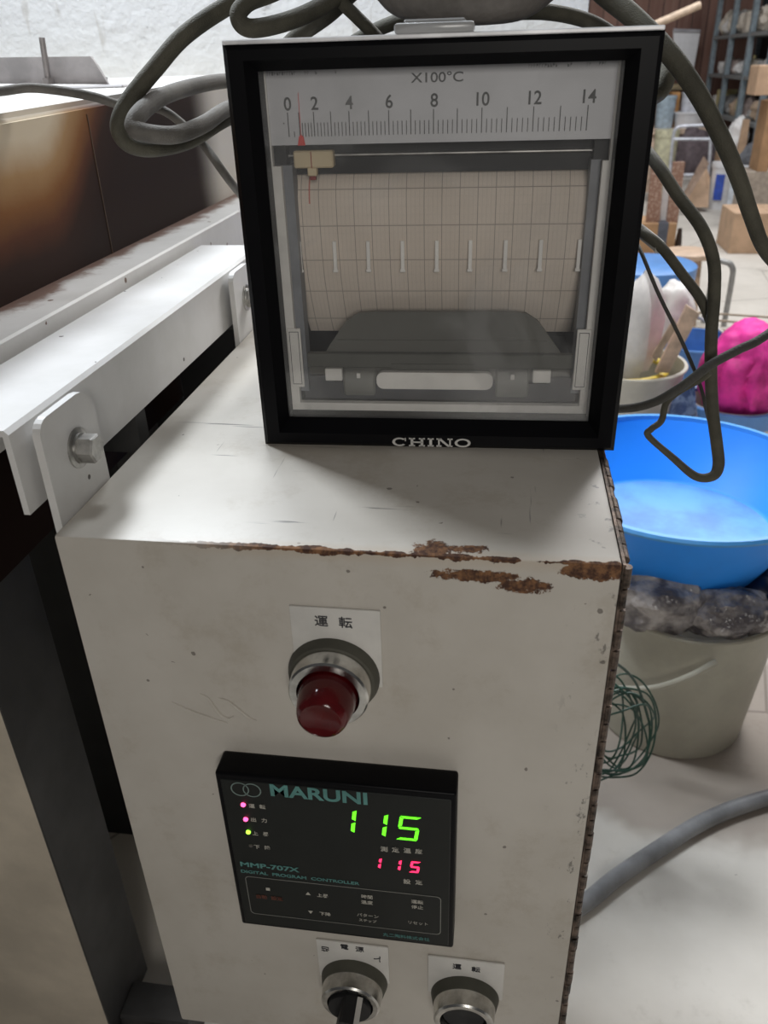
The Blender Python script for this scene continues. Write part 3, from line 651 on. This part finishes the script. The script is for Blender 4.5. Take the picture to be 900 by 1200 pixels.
m_=cable('braided_cable','olive cable with pale grey end sleeve slanting down right of the recorder',[(720,250,.95),(752,272,.84),(775,290,.82),(800,322,.81),(822,352,.80),(836,385,.79)],lambda f:.0048,CABLE)
cable('thin_cable','thin grey wire running straight down past the white bucket',[(735,260,.95),(752,297,.86),(772,345,.84),(800,402,.83),(820,450,.83),(828,482,.82),(835,508,.795)],.0019,DARKC)
m=MB(aY(755,276,.838)); m.tube([aY(745,267,.842),aY(757,276,.838),aY(774,290,.822)],.0062,14,step=4); o=m.build('cable_sleeve',plain('pale_grey_sleeve',(.45,.44,.41),.6),m_,True); o.location=m.o-m_.location
# hose on the floor
pts=[aZ(x,y,-1.385) for x,y in((600,1110),(680,1062),(720,1030),(770,996),(820,965),(870,944),(930,930),(1050,925))]
m=MB(pts[1]-Vector((0,0,.015))); m.tube(pts,.0165,14,step=8); tag(m.build('floor_hose',plain('grey_hose_skin',(.26,.26,.265),.45,var=.2,scale=9),None,True),'smooth grey hose lying on the concrete floor at lower right','hose')
# coil of green wire
c=Vector((.265,1.20,-1.395)); m=MB(c); rw=random.Random(9)
for k in range(13):
    cc=aY(716+rw.uniform(-10,10),862+rw.uniform(-16,14),1.12+rw.uniform(-.03,.05)); rx=.060+rw.uniform(-.022,.012); rz=.112+rw.uniform(-.03,.012); ph=rw.uniform(-.25,.25); yy=rw.uniform(-.03,.03)
    ps=[cc+Vector((rx*math.cos(a)*math.cos(ph)-rz*math.sin(a)*math.sin(ph),yy*math.sin(a+k)+.012*math.sin(3*a+k),rx*math.cos(a)*math.sin(ph)+rz*math.sin(a)*math.cos(ph))) for a in [2*PI*i/12 for i in range(12)]]
    m.tube(ps,.0018,6,step=5,closed=True)
m.tube([aY(690,790,1.0),aY(715,775,1.05),aY(745,800,1.1),aY(762,850,1.12)],.0024,6)
m.tube([Vector((.09,.99,-1.02)),aY(712,790,1.1)],.0022,6,smooth=False)
tag(m.build('wire_coil',plain('dark_green_wire',(.008,.045,.028),.45),None,True),'tangled coil of dark green wire hanging beside the cabinet, in front of the cloudy bucket','wire')

# ================================================================= BUCKETS
def pail(name,label,cx_,cy_,zb,h,rb,rt,mat,lip,t=.004,cat='bucket',parts=True,handle=None,lipmat=None):
    o=Vector((cx_,cy_,zb)); T=thing(name,o,label,cat)
    m=MB(o); m.lathe([(.0005,0),(rb-.006,0),(rb,.006),(rt,h),(rt-t,h),(rb-t,.012),(.0005,.012)],o,'z',56,False); m.build('shell',mat,T,True)
    m=MB(o); m.lathe([(rt-t,h-.001),(rt+lip,h-.001),(rt+lip+.002,h+.004),(rt+lip,h+.008),(rt-t,h+.008),(rt-t,h-.001)],o,'z',56,False); m.build('rim',lipmat or mat,T,True)
    if handle:
        m=MB(o); s=handle; m.tube([o+Vector(((rt+lip)*math.cos(s),(rt+lip)*math.sin(s),h-.01)),o+Vector((rt*1.05*math.cos(s+.9),rt*1.05*math.sin(s+.9),h+.05)),o+Vector((rt*.9*math.cos(s+1.6),rt*.9*math.sin(s+1.6),h+.09)),o+Vector((rt*1.05*math.cos(s+2.3),rt*1.05*math.sin(s+2.3),h+.05)),o+Vector(((rt+lip)*math.cos(s+PI),(rt+lip)*math.sin(s+PI),h-.01))],.006,8); m.build('handle',WHITEP,T,True)
    return T
CLOUDY=translucent('cloudy_polythene',(.50,.47,.38),.80,.4)
T=pail('clear_bucket','cloudy translucent bucket on the floor under the blue basin',.440,1.565,-1.4,.352,.170,.197,CLOUDY,.004)
m=MB(T.location); m.tube([aY(722,806,1.36),aY(765,806,1.34),aY(805,794,1.33),aY(840,776,1.345)],lambda f:.005+.003*f,10); 
m.build('handle',CLOUDY,T,True)
BLUE=plain('sky_blue_plastic',(.018,.29,.98),.5,var=.05,scale=4); BLUEL=plain('pale_blue_rim',(.075,.32,.72),.3,var=.04)
o=Vector((.400,1.657,-.995)); T=thing('basin',o,'large sky-blue plastic basin balanced on the cloudy bucket at right','basin')
m=MB(o); hh=.195; m.lathe([(.0005,.03),(.180,.03),(.184,0),(.203,.0),(.305,hh),(.301,hh),(.232,.062),(.222,.056),(.0005,.054)],o,'z',72,False); m.build('shell',BLUE,T,True)
m=MB(o); m.lathe([(.300,hh-.004),(.312,hh-.004),(.315,hh+.002),(.311,hh+.008),(.300,hh+.008),(.300,hh-.004)],o,'z',72,False); m.build('rim',BLUEL,T,True)
m=MB(o); m.lathe([(.0005,.0545),(.221,.0565),(.221,.058),(.0005,.0575)],o,'z',64,False); tag(m.build('basin_floor',plain('scuffed_pale_blue',(.09,.29,.60),.45,var=.2,scale=7),T,True),'paler scuffed basin floor')
# plastic bags squeezed between bucket and basin
BAG=translucent('crumpled_clear_film',(.36,.33,.32),.75,.2); t=NT('crumpled_film'); 
bc=t.mix(t.step(t.noise(13,3,.6),.40,.62),(.13,.115,.12),(.46,.42,.40)); t.set(bc,.22); t.bump(t.noise(24,3),.8,.02); BAG=t.m
m=MB((.44,1.56,-1.388)); lump(m,(.345,1.45,-1.000),.10,.06,.070,.24,1.8,2); tag(m.build('plastic_bag',BAG,None,True),'crumpled clear plastic bag at the left under the blue basin, beside the hinge','plastic bag')
m=MB((.50,1.56,-1.388)); lump(m,(.475,1.44,-1.012),.10,.055,.052,.24,1.8,5); tag(m.build('plastic_bag',BAG,None,True),'crumpled clear plastic bag with tan contents under the middle of the basin','plastic bag')
m=MB((.60,1.53,-1.388)); lump(m,(.585,1.53,-1.035),.085,.09,.06,.2,2.5,7); tag(m.build('plastic_bag',plain('navy_film',(.006,.010,.035),.4),None,True),'dark navy bag showing at the right edge under the basin','plastic bag')
# white bucket with sacks, planks
WB=translucent('milky_white_plastic',(.62,.60,.53),.97,.4)
c=aZ(745,438,-1.03); bx,by=.485,3.05
pail('white_bucket','milky white bucket holding a yellow ring and white sheeting, right of the recorder',bx,by,-1.4,.375,.175,.205,WB,.008)
o=Vector((bx-.03,by,-1.04)); m=MB(o); m.tube([o+Vector((.168*math.cos(a),.168*math.sin(a),0.0)) for a in [2*PI*i/16 for i in range(16)]],.013,10,closed=True,step=4); tag(m.build('yellow_ring',plain('yellow_plastic',(.72,.55,.08),.45),None,True),'yellow plastic ring lying inside the white bucket','ring')
SHEET=plain('white_sheet',(.78,.77,.76),.5,var=.05)
o=Vector((bx-.02,by-.02,-1.05)); m=MB(o)
lv=[(0,.10,.0),(.08,.12,.0),(.18,.115,.01),(.26,.10,.02),(.32,.07,.03),(.35,.02,.05)]
rings=[]
for k,(h_,rr,dx) in enumerate(lv):
    rings.append(m.verts([o+Vector((dx-.03+rr*1.0*(1+.22*math.sin(5*a+k*.4)+.1*math.sin(11*a))*math.cos(a),rr*.8*(1+.2*math.sin(5*a+k*.4))*math.sin(a),h_+.03*math.cos(a)*(k/5))) for a in [2*PI*i/40 for i in range(40)]]))
for A,B in zip(rings,rings[1:]):
    for i in range(40): j=(i+1)%40; m.b.faces.new((A[i],A[j],B[j],B[i]))
m.b.faces.new(rings[-1]); m.b.faces.new(rings[0][::-1])
tag(m.build('plastic_sheet',SHEET,None,True,angle=60),'folded white plastic sheet standing up out of the white bucket','sheet')
WOOD=plain('pale_plank_wood',(.66,.50,.38),.6,var=.2,scale=15)
def plank(name,label,pts4,Yd,th,mat,cat='plank',dy=(0,0,0,0)):
    P=[aY(x,y,Yd+k) for (x,y),k in zip(pts4,dy)]; m=MB(min(P,key=lambda v:v.z)); m.prism(P,(0,th,0)); return tag(m.build(name,mat),label,cat)
plank('wooden_plank','pale wooden plank leaning across the white bucket to the upper right',((768,437),(784,437),(820,368),(805,358)),2.93,.02,WOOD)
plank('wooden_plank','shorter pale wood strip lying along the left side of the leaning plank',((764,418),(769,424),(794,382),(790,374)),2.88,.015,plain('tan_strip_wood',(.42,.31,.22),.6,var=.2))
# white sack behind
m=MB(aZ(785,400,-1.4)); P0=aY(788,366,3.45); lump(m,P0,.085,.08,.13,.12,2.5,3); tag(m.build('white_sack',SHEET,None,True),'rounded white sack behind the leaning plank','sack')
# blue lidded bucket
PB=plain('cornflower_blue_plastic',(.10,.27,.62),.4,var=.06)
c=aZ(765,316,-.93); TB=translucent('thin_white_plastic',(.74,.72,.70),.55,.4); T=pail('lidded_bucket','whitish see-through bucket with cornflower blue lid behind the white sheeting',c.x-.02,c.y+.12,-1.4,.46,.20,.235,TB,.0,handle=None)
m=MB(T.location); m.lathe([(.236,.41),(.250,.41),(.252,.47),(.240,.478),(.0005,.474)],T.location,'z',48,False); m.build('blue_lid',PB,T,True)
m=MB(T.location); m.lathe([(.0005,.02),(.185,.02),(.205,.30),(.17,.37),(.08,.39),(.0005,.38)],T.location,'z',32,False); m.build('pink_contents',plain('dusty_pink_clay',(.62,.40,.35),.8,var=.3,scale=7),T,True)
# blue small bucket behind, with white handle
c=aZ(818,400,-1.1); T=pail('blue_bucket','empty blue bucket with white handle behind the white bucket, left of the pink bag',c.x,c.y,-1.4,.30,.13,.17,PB,.006,handle=.4)
m=MB(aZ(808,500,-1.4)); P0=aY(806,452,2.75); P0.z=(P0.z-1.4)/2; lump(m,P0,.055,.05,P0.z+1.4,.15,3,8); t=NT('blue_print'); t.set(t.mix(t.step(t.noise(26,3),.45,.6),(.04,.07,.18),(.16,.22,.38)),.4)
tag(m.build('blue_bag',t.m,None,True),'blue patterned bag standing between the white bucket and the pink bag','bag')
# pink bag in pale blue bucket
c=aZ(866,487,-1.14)
T=pail('blue_bucket','pale blue bucket holding the bright pink bag at the right edge',c.x+.02,c.y+.16,-1.4,.255,.125,.165,WB,.0)
m=MB(T.location); m.lathe([(.166,.20),(.180,.20),(.184,.262),(.160,.262),(.160,.23),(.166,.20)],T.location,'z',48,False); m.build('blue_rim',PB,T,True)
m=MB(T.location+Vector((0,0,.05))); lump(m,T.location+Vector((.02,0,.36)),.140,.15,.19,.09,1.8,11,5,fold=.16,base=T.location.z+.20); tag(m.build('pink_bag',plain('magenta_bag_film',(.86,.035,.34),.7,var=.3,scale=7),None,True),'bright magenta pink plastic bag bulging out of a pale blue bucket','bag')
# small tubular stand / wire rack
def tubes(name,label,cat,mat,lines,r,org):
    m=MB(org)
    for l in lines: m.tube(l,r,8,smooth=len(l)>2,step=5)
    return tag(m.build(name,mat,None,True),label,cat)
g=Vector(aZ(848,382,-1.4)); a=g+Vector((0,0,0)); zt=aY(848,308,g.y).z
tubes('tube_stand','bent grey steel tube standing on the floor behind the pink bag','stand',plain('grey_tube_steel',(.32,.32,.31),.4,.4),[[a,a+Vector((0,0,(zt-a.z)*.7)),a+Vector((-.01,0,(zt-a.z)*.93)),a+Vector((-.05,.02,zt-a.z)),a+Vector((-.09,.05,(zt-a.z)*.9)),a+Vector((-.10,.07,0))]],.016,a)
z=-1.24; q=[aZ(800,372,z),aZ(905,381,z),aZ(905,372,z),aZ(800,365,z)]
lines=[[q[0],q[1]],[q[3],q[2]],[q[0],q[3]],[q[1],q[2]]]+[[v,Vector((v.x,v.y,-1.4))] for v in q]+[[q[0]-Vector((0,0,k)),q[1]-Vector((0,0,k))] for k in(.05,.1)]
tubes('wire_rack','low wire rack of thin rods on the floor behind the blue bucket','rack',plain('rack_wire',(.30,.24,.18),.5,.5),lines,.006,q[0]*1)
bpy.context.view_layer.update()

# ================================================================= FAR BACKGROUND
CARD=plain('cardboard_brown',(.42,.25,.13),.7,var=.12,scale=8); CARDL=plain('light_cardboard',(.56,.38,.25),.7,var=.1,scale=8)
SPECK=None
t=NT('speckled_brown_board'); t.set(t.mix(t.step(t.noise(60,3),.5,.6),(.30,.17,.12),(.48,.34,.27)),.7); SPECK=t.m
def box(name,label,cat,lo,hi,mat,bev=.004,group=None,strap=None,flaps=False):
    o=Vector(((lo[0]+hi[0])/2,(lo[1]+hi[1])/2,lo[2])); m=MB(o); m.box(lo,hi,bev,1)
    if flaps: m.box((o.x-.004,lo[1]-.002,hi[2]-.001),(o.x+.004,hi[1]+.002,hi[2]+.002))
    ob=m.build(name,mat); tag(ob,label,cat,group)
    if strap:
        m=MB(o); w=.03; x=strap; m.box((x-w,lo[1]-.003,lo[2]),(x+w,hi[1]+.003,hi[2]+.003)); s=m.build('strap',plain('dark_grey_strap',(.10,.11,.14),.6),ob)
    return ob
# carton with strap
Yc_=5.4; p=aY(742,262,Yc_); q=aY(794,262,Yc_)
box('carton','brown cardboard carton with a dark strap, above the cornflower blue rimmed bucket','box',(p.x-.1,Yc_,-1.4),(q.x,Yc_+.3,p.z),CARD,strap=aY(778,262,Yc_).x)
b2=plank('speckled_board','speckled brown board standing on the strapped carton, nearest the recorder',((757,262),(773,262),(778,192),(764,192)),Yc_+.05,.03,SPECK,'board')
b2=plank('speckled_board','speckled brown board standing on the strapped carton, right of the white gap',((781,262),(794,262),(803,190),(789,190)),Yc_+.05,.03,SPECK,'board')
b2=plank('white_board','narrow white board standing between the two speckled boards',((772,262),(781,262),(788,205),(779,205)),Yc_+.09,.02,SHEET,'board')
o=aY(798,262,Yc_+.1); m=MB((o.x,o.y,-1.4)); m.lathe([(.03,-.0),(.035,.08),(.03,.16),(.025,.30),(.012,.42)],(o.x,o.y,-1.38),'z',20); tag(m.build('dark_bottle',plain('dark_brown_glass',(.04,.025,.02),.3),None,True),'dark brown bottle beside the strapped carton','bottle')
# stool
c=aZ(806,297,-1.0); T=thing('wooden_stool',Vector((c.x,c.y,-1.4)),'round pale wooden stool right of the strapped carton','stool')
m=MB(T.location); m.lathe([(.0005,-.02),(.13,-.02),(.14,-.01),(.14,.01),(.13,.016),(.0005,.016)],c,'z',40,False); m.build('seat',plain('pale_stool_wood',(.60,.44,.32),.5,var=.1),T,True)
for k in range(4):
    a=PI/4+k*PI/2; m=MB(T.location); m.rod(c+Vector((.08*math.cos(a),.08*math.sin(a),-.02)),Vector((c.x+.11*math.cos(a),c.y+.11*math.sin(a),-1.4)),.014,8); m.build('leg',plain('stool_leg_wood',(.45,.32,.22),.5),T,True)
# blue label pail
def far_pail(name,label,x,ybase,ytop,wpx,mat,Yd=None,lab=None,cat='bucket',group=None,z0=-1.4,lidm=None):
    c=aZ(x,ybase,z0) if Yd is None else aY(x,ybase,Yd); h=aY(x,ytop,c.y).z-c.z; r=wpx/2*c.y/943/.95
    T=thing(name,c,label,cat,group); m=MB(c); m.lathe([(r*.88,0),(r,h*.9),(r*1.05,h*.9),(r*1.05,h),(.0005,h)],c,'z',28,False); m.build('shell',mat,T,True)
    if lidm: m=MB(c); m.lathe([(r*1.07,h*.93),(r*1.07,h*1.02),(.0005,h*1.03)],c,'z',28,False); m.build('lid',lidm,T,True)
    if lab:
        m=MB(c); n=9; z1,z2=h*.22,h*.78; aa=[R(222+k*5) for k in range(n)]; rr=r*1.02
        for A,B in zip(aa,aa[1:]): m.prism([c+Vector((rr*math.cos(A),rr*math.sin(A),z1)),c+Vector((rr*math.cos(B),rr*math.sin(B),z1)),c+Vector((rr*math.cos(B),rr*math.sin(B),z2)),c+Vector((rr*math.cos(A),rr*math.sin(A),z2))],(0,-.004,0))
        tag(m.build('paper_label',lab,T),'bright blue label')
    return T
WHT=plain('bright_white_plastic',(.80,.80,.82),.4,var=.04)
far_pail('white_pail','white pail with blue label standing on the floor in the middle distance',842,244,191,24,WHT,lab=plain('royal_blue_label',(.04,.10,.50),.5),lidm=WHT)
far_pail('white_pail','plain white pail just right of the blue labelled pail',857,264,196,17,plain('bluish_white_plastic',(.66,.72,.80),.4,var=.15),lidm=WHT)
# leaning cardboard sheets
g=aZ(803,246,-1.4); 
plank('leaning_sheet','wide tan cardboard sheet leaning behind the blue labelled pail',((797,243),(830,243),(832,208),(826,190)),8.9,.02,CARDL,'cardboard',(0,0,.25,.3))
plank('leaning_sheet','narrow brown board leaning beside the wide cardboard sheet',((795,238),(801,241),(831,192),(825,183)),8.7,.02,plain('brown_sheet',(.34,.24,.18),.7),'cardboard',(0,0,.25,.25))
# box, sack and white boxes at right edge
Yb=6.9; p=aY(862,248,Yb); q=aY(925,292,Yb)
box('carton','open-topped light cardboard box on the floor at the right edge','box',(p.x,Yb,-1.4),(q.x+.1,Yb+.45,aY(862,250,Yb).z),CARDL,flaps=True)
Yw=8.3; p=aY(868,218,Yw); q=aY(915,246,Yw)
box('white_box','white box behind the light cardboard box at the right edge','box',(p.x,Yw,-1.4),(2.32,Yw+.4,aY(880,218,Yw).z),WHT)
P0=aY(893,196,Yw+.2); m=MB((P0.x,P0.y,p.z)); lump(m,P0+Vector((0,0,.03)),.23,.17,.19,.2,2,6,base=aY(880,218,Yw).z+.002); tag(m.build('grey_sack',plain('slate_sack_cloth',(.12,.125,.14),.7),None,True),'slumped dark grey sack on top of the white box','sack')
# trolley frame
Yt_=9.3
def TL(*pts): return [aY(x,y,Yt_) for x,y in pts]
o=TL((810,240))[0]; 
T=tubes('trolley_frame','silver tubular trolley frame with two rails behind the leaning boards','trolley',plain('silver_tube',(.60,.62,.68),.35,.3),[TL((783,235),(786,190),(789,160),(792,151),(798,148),(815,147),(828,147),(833,152),(832,180),(828,238)),TL((788,163),(831,163)),TL((786,205),(830,205))],.016,o)
# workbench with tubs
Yk=10.3
p=aY(762,152,Yk); q=aY(828,152,Yk)
T=thing('workbench',Vector(((p.x+q.x)/2,Yk+.3,-1.4)),'low wooden workbench under the white tubs by the brown wall','workbench')
m=MB(T.location); m.box((p.x,Yk,p.z-.05),(2.3,Yk+.6,p.z)); m.build('worktop',WOOD,T)
for xx in(p.x+.03,2.2):
    for yy in(Yk+.03,Yk+.52): m=MB(T.location); m.box((xx,yy,-1.4),(xx+.06,yy+.06,p.z-.05)); m.build('leg',WOOD,T)
far_pail('tub','wide white tub on the workbench under the white board',807,151,131,30,WHT,Yd=Yk+.22,cat='tub')
far_pail('tub','narrow white tub stacked on the wide tub under the white board',808,132,108,18,plain('grey_white_plastic',(.62,.63,.68),.4),Yd=Yk+.22,cat='tub')
far_pail('tub','pale bluish drum beside the recorder edge on the workbench',777,150,112,18,plain('pale_blue_drum',(.42,.52,.60),.4),Yd=Yk+.22,cat='drum')
p2=aY(785,134,Yk+.3); q2=aY(798,108,Yk+.3)
box('carton','orange-brown carton standing between the pale drum and the white tubs','box',(p2.x,Yk+.3,p.z),(q2.x,Yk+.5,q2.z),plain('orange_carton',(.52,.27,.10),.7))
far_pail('drum','yellowish white drum on the floor in front of the workbench',772,233,152,22,plain('yellowish_plastic',(.62,.60,.42),.4),Yd=9.6,cat='drum')
P0=aY(812,178,9.95); m=MB((P0.x,P0.y,-1.4)); lump(m,P0+Vector((0,0,-.12)),.22,.15,.36,.25,2.3,3); tag(m.build('dark_sack',plain('plum_grey_cloth',(.14,.11,.12),.8),None,True),'dark plum-grey sack stuffed behind the trolley frame','sack')
P0=aY(818,222,9.35); box('crate','pale crate standing under the trolley frame','crate',(P0.x-.2,9.34,-1.4),(P0.x+.12,9.55,P0.z+.10),plain('pale_crate',(.55,.53,.50),.6))
# wall board, shelf plank, pole
Yw_=11.9; P=[aY(x,y,Yw_) for x,y in((790,76),(813,80),(821,36),(789,35))]; m=MB(P[0]); m.prism(P,(0,.03,0)); o=tag(m.build('whiteboard',WHT),'blank white panel leaning on the brown board wall','whiteboard')
P=[aY(x,y,Yw_-.02) for x,y in((790,37),(821,38),(821,34.5),(789,33.5))]; m=MB(o.location); m.prism(P,(0,.04,0)); m.build('frame_edge',plain('grey_frame_edge',(.40,.39,.42),.5),o)
p=aY(770,103,11.7); q=aY(834,92,11.7)
box('plank_shelf','long wooden shelf plank along the brown board wall','shelf',(p.x-.3,11.7,p.z-.03),(q.x,12.2,p.z+.03),plain('mossy_plank',(.34,.27,.16),.7,var=.4,scale=6))
box('plank_shelf','dark timber beam below the shelf plank on the brown wall','shelf',(p.x-.3,11.9,p.z-.35),(q.x,12.2,p.z-.04),plain('dark_timber',(.15,.10,.08),.7))
a=aY(820,6,7.6); b=aY(765,30,7.5); dirv=(b-a).normalized(); e=a+dirv*((a.z+1.4)/-dirv.z)
m=MB(e); m.rod(a,e,.028,12); tag(m.build('wooden_pole',plain('pale_pole_wood',(.60,.46,.34),.6),None,True),'long pale round wooden pole slanting in front of the brown wall','pole')
# storage rack along the right wall
XR=2.35; RK=plain('blue_grey_rack_steel',(.27,.33,.37),.45,.2,var=.15)
T=thing('storage_rack',Vector((XR,9.0,-1.4)),'tall blue-grey steel storage rack along the right wall, filled with small goods','storage rack')
ysr=[11.6,10.75,9.9,9.05,8.2]; levels=[-1.25,-.62,-.22,.17,.62]
for yy in ysr:
    for xx in(XR,XR+.5):
        m=MB(T.location); m.box((xx,yy-.035,-1.4),(xx+.05,yy+.035,1.5)); m.build('upright',RK,T)
for zl in levels:
    m=MB(T.location); m.box((XR+.003,8.2,zl-.035),(XR+.53,11.6,zl)); m.build('shelf_board',plain('shelf_board_grey',(.24,.25,.25),.6),T)
m=MB(T.location); m.box((XR+.55,8.1,-1.4),(XR+.57,11.7,1.5)); m.build('back_sheet',plain('dark_back_sheet',(.035,.03,.03),.8),T)
rg=random.Random(21)
cols=[('cream',(.58,.52,.44)),('white',(.78,.76,.74)),('pinkish',(.62,.50,.46)),('grey',(.38,.37,.36)),('tan',(.48,.36,.26)),('pale yellow',(.66,.60,.32))]
names={-.62:'lowest stocked shelf',-.22:'shelf at mid height',.17:'upper shelf',.62:'top shelf',-1.25:'bottom shelf'}
used={}
for zl in levels:
    for bi,(y1,y0) in enumerate(zip(ysr,ysr[1:])):
        y=y0+.10; cnt=0
        while y<y1-.14:
            k=rg.choice(['bag','bag','box','pot','bottle']); cn,cc=rg.choice(cols); s=rg.uniform(.09,.15); hgt=rg.uniform(.10,.24) 
            if zl==.17: k=rg.choice(['bag','box','bag']); cn,cc=cols[rg.choice([0,1,0])]; hgt*=1.2
            mat=plain('goods_'+cn.replace(' ','_'),cc,.6); xx=XR+.12+rg.uniform(0,.05); o=Vector((xx,y,zl)); m=MB(o)
            bay=['farthest bay','middle-far bay','middle-near bay','nearest bay'][bi]
            if k=='bag': lump(m,o+Vector((0,0,hgt*.42)),s*.9,s*.62,hgt*.48,.25,2.2,rg.randint(0,99),3,base=zl+.001); nm='bag'
            elif k=='box': m.box((xx-s*.7,y-s*.5,zl+.001),(xx+s*.7,y+s*.5,zl+hgt),.006,1); nm='box'
            elif k=='pot': m.lathe([(s*.35,.001),(s*.55,hgt*.4),(s*.5,hgt*.8),(s*.42,hgt*.85),(s*.38,hgt*.84),(.0005,hgt*.5)],o,'z',20,False); nm='pot'
            else: m.lathe([(s*.34,.001),(s*.34,hgt*.65),(s*.13,hgt*.85),(s*.13,hgt),(.0005,hgt)],o,'z',16,False); nm='bottle'
            ob=m.build('goods_'+nm,mat,None,k!='box'); lab=f'small {cn} {nm} on the {names[zl]} of the storage rack, {bay}'
            tag(ob,lab,nm,'goods on the storage rack: '+lab[6:])
            y+=s+rg.uniform(.02,.05)
# things stacked at the foot of the rack
for k,(x,y0p,y1p,w_,lab,mt) in enumerate([(884,112,76,26,'tan cardboard carton stacked in front of the rack at the right edge, upper',CARDL),(893,168,118,22,'stack of flat tan cardboard at the right edge below the upper carton',CARD)]):
    a=aY(x,y0p,7.8); b=aY(x+w_,y1p,7.8)
    zb_=-1.4 if k else a.z
    box('carton',lab,'box',(a.x,7.8,a.z if k==0 else -.9),(min(b.x,2.33),8.08,b.z),mt)
a=aY(880,170,7.8)
box('crate_stack','tall pale crate holding up the cartons at the right edge','crate',(a.x,7.8,-1.4),(2.33,8.09,-.9),plain('pale_crate2',(.42,.36,.30),.7))
a=aY(858,140,8.9)
plank('wooden_post','upright light wooden post leaning before the rack, tan coloured',((862,190),(872,190),(879,140),(872,140)),9.0,.05,CARDL,'post')
P0=aY(866,152,9.2); m=MB((P0.x,P0.y,-1.4)); lump(m,P0+Vector((0,0,-.06)),.10,.1,.16,.2,2,12); tag(m.build('white_bundle',SHEET,None,True),'white wrapped bundle standing before the rack, left of the leaning post','bundle')
P0=aY(857,172,9.3); box('carton','tan carton under the white wrapped bundle before the rack','box',(P0.x-.10,9.25,-1.4),(P0.x+.12,9.5,P0.z-.03),CARDL)

# ================================================================= LIGHT
w=bpy.data.worlds.new('world'); SC.world=w; w.use_nodes=True; bg=w.node_tree.nodes['Background']
bg.inputs[0].default_value=(.98,.98,1.0,1); bg.inputs[1].default_value=.06
def area(name,loc,target,size,energy,color=(1,1,1),sy=None):
    l=bpy.data.lights.new(name,'AREA'); l.energy=energy; l.color=color; l.size=size
    if sy: l.shape='RECTANGLE'; l.size_y=sy
    o=bpy.data.objects.new(name,l); COL.objects.link(o); o.location=loc
    o.rotation_euler=(Vector(target)-Vector(loc)).to_track_quat('-Z','Y').to_euler(); return o
area('window_light',(-1.50,1.74,1.85),(-.1,.85,-.2),.5,78,(.88,.94,1.0))
area('beam_fill_light',(-.62,2.05,2.6),(-.3,.8,-.3),.5,34,(.88,.94,1.0))  # added fill that brightens the beam tops, not an actual window
area('floor_fill_light',(.9,3.4,1.8),(.6,1.3,-1.4),.9,70,(1.0,.98,.96))  # added overhead fill for the floor by the buckets
area('front_fill_light',(.30,-1.2,.30),(-.15,.45,-.25),.5,10.0,(1.0,.96,.90))  # added soft fill from the camera side for the front faces, no doorway there
area('hall_light',(1.6,6.5,3.0),(1.4,6.5,-1.4),3.5,265,(.97,.98,1.0),5.0)
SC.view_settings.view_transform='Standard'; SC.view_settings.look='None'; SC.view_settings.exposure=0; SC.view_settings.gamma=1; SC.view_settings.use_curve_mapping=False
# put the floor at z = 0
for o in list(SC.objects):
    if o.parent is None:
        if o is co: o.matrix_world=Matrix.Translation((0,0,H))@M
        else: o.location.z+=H
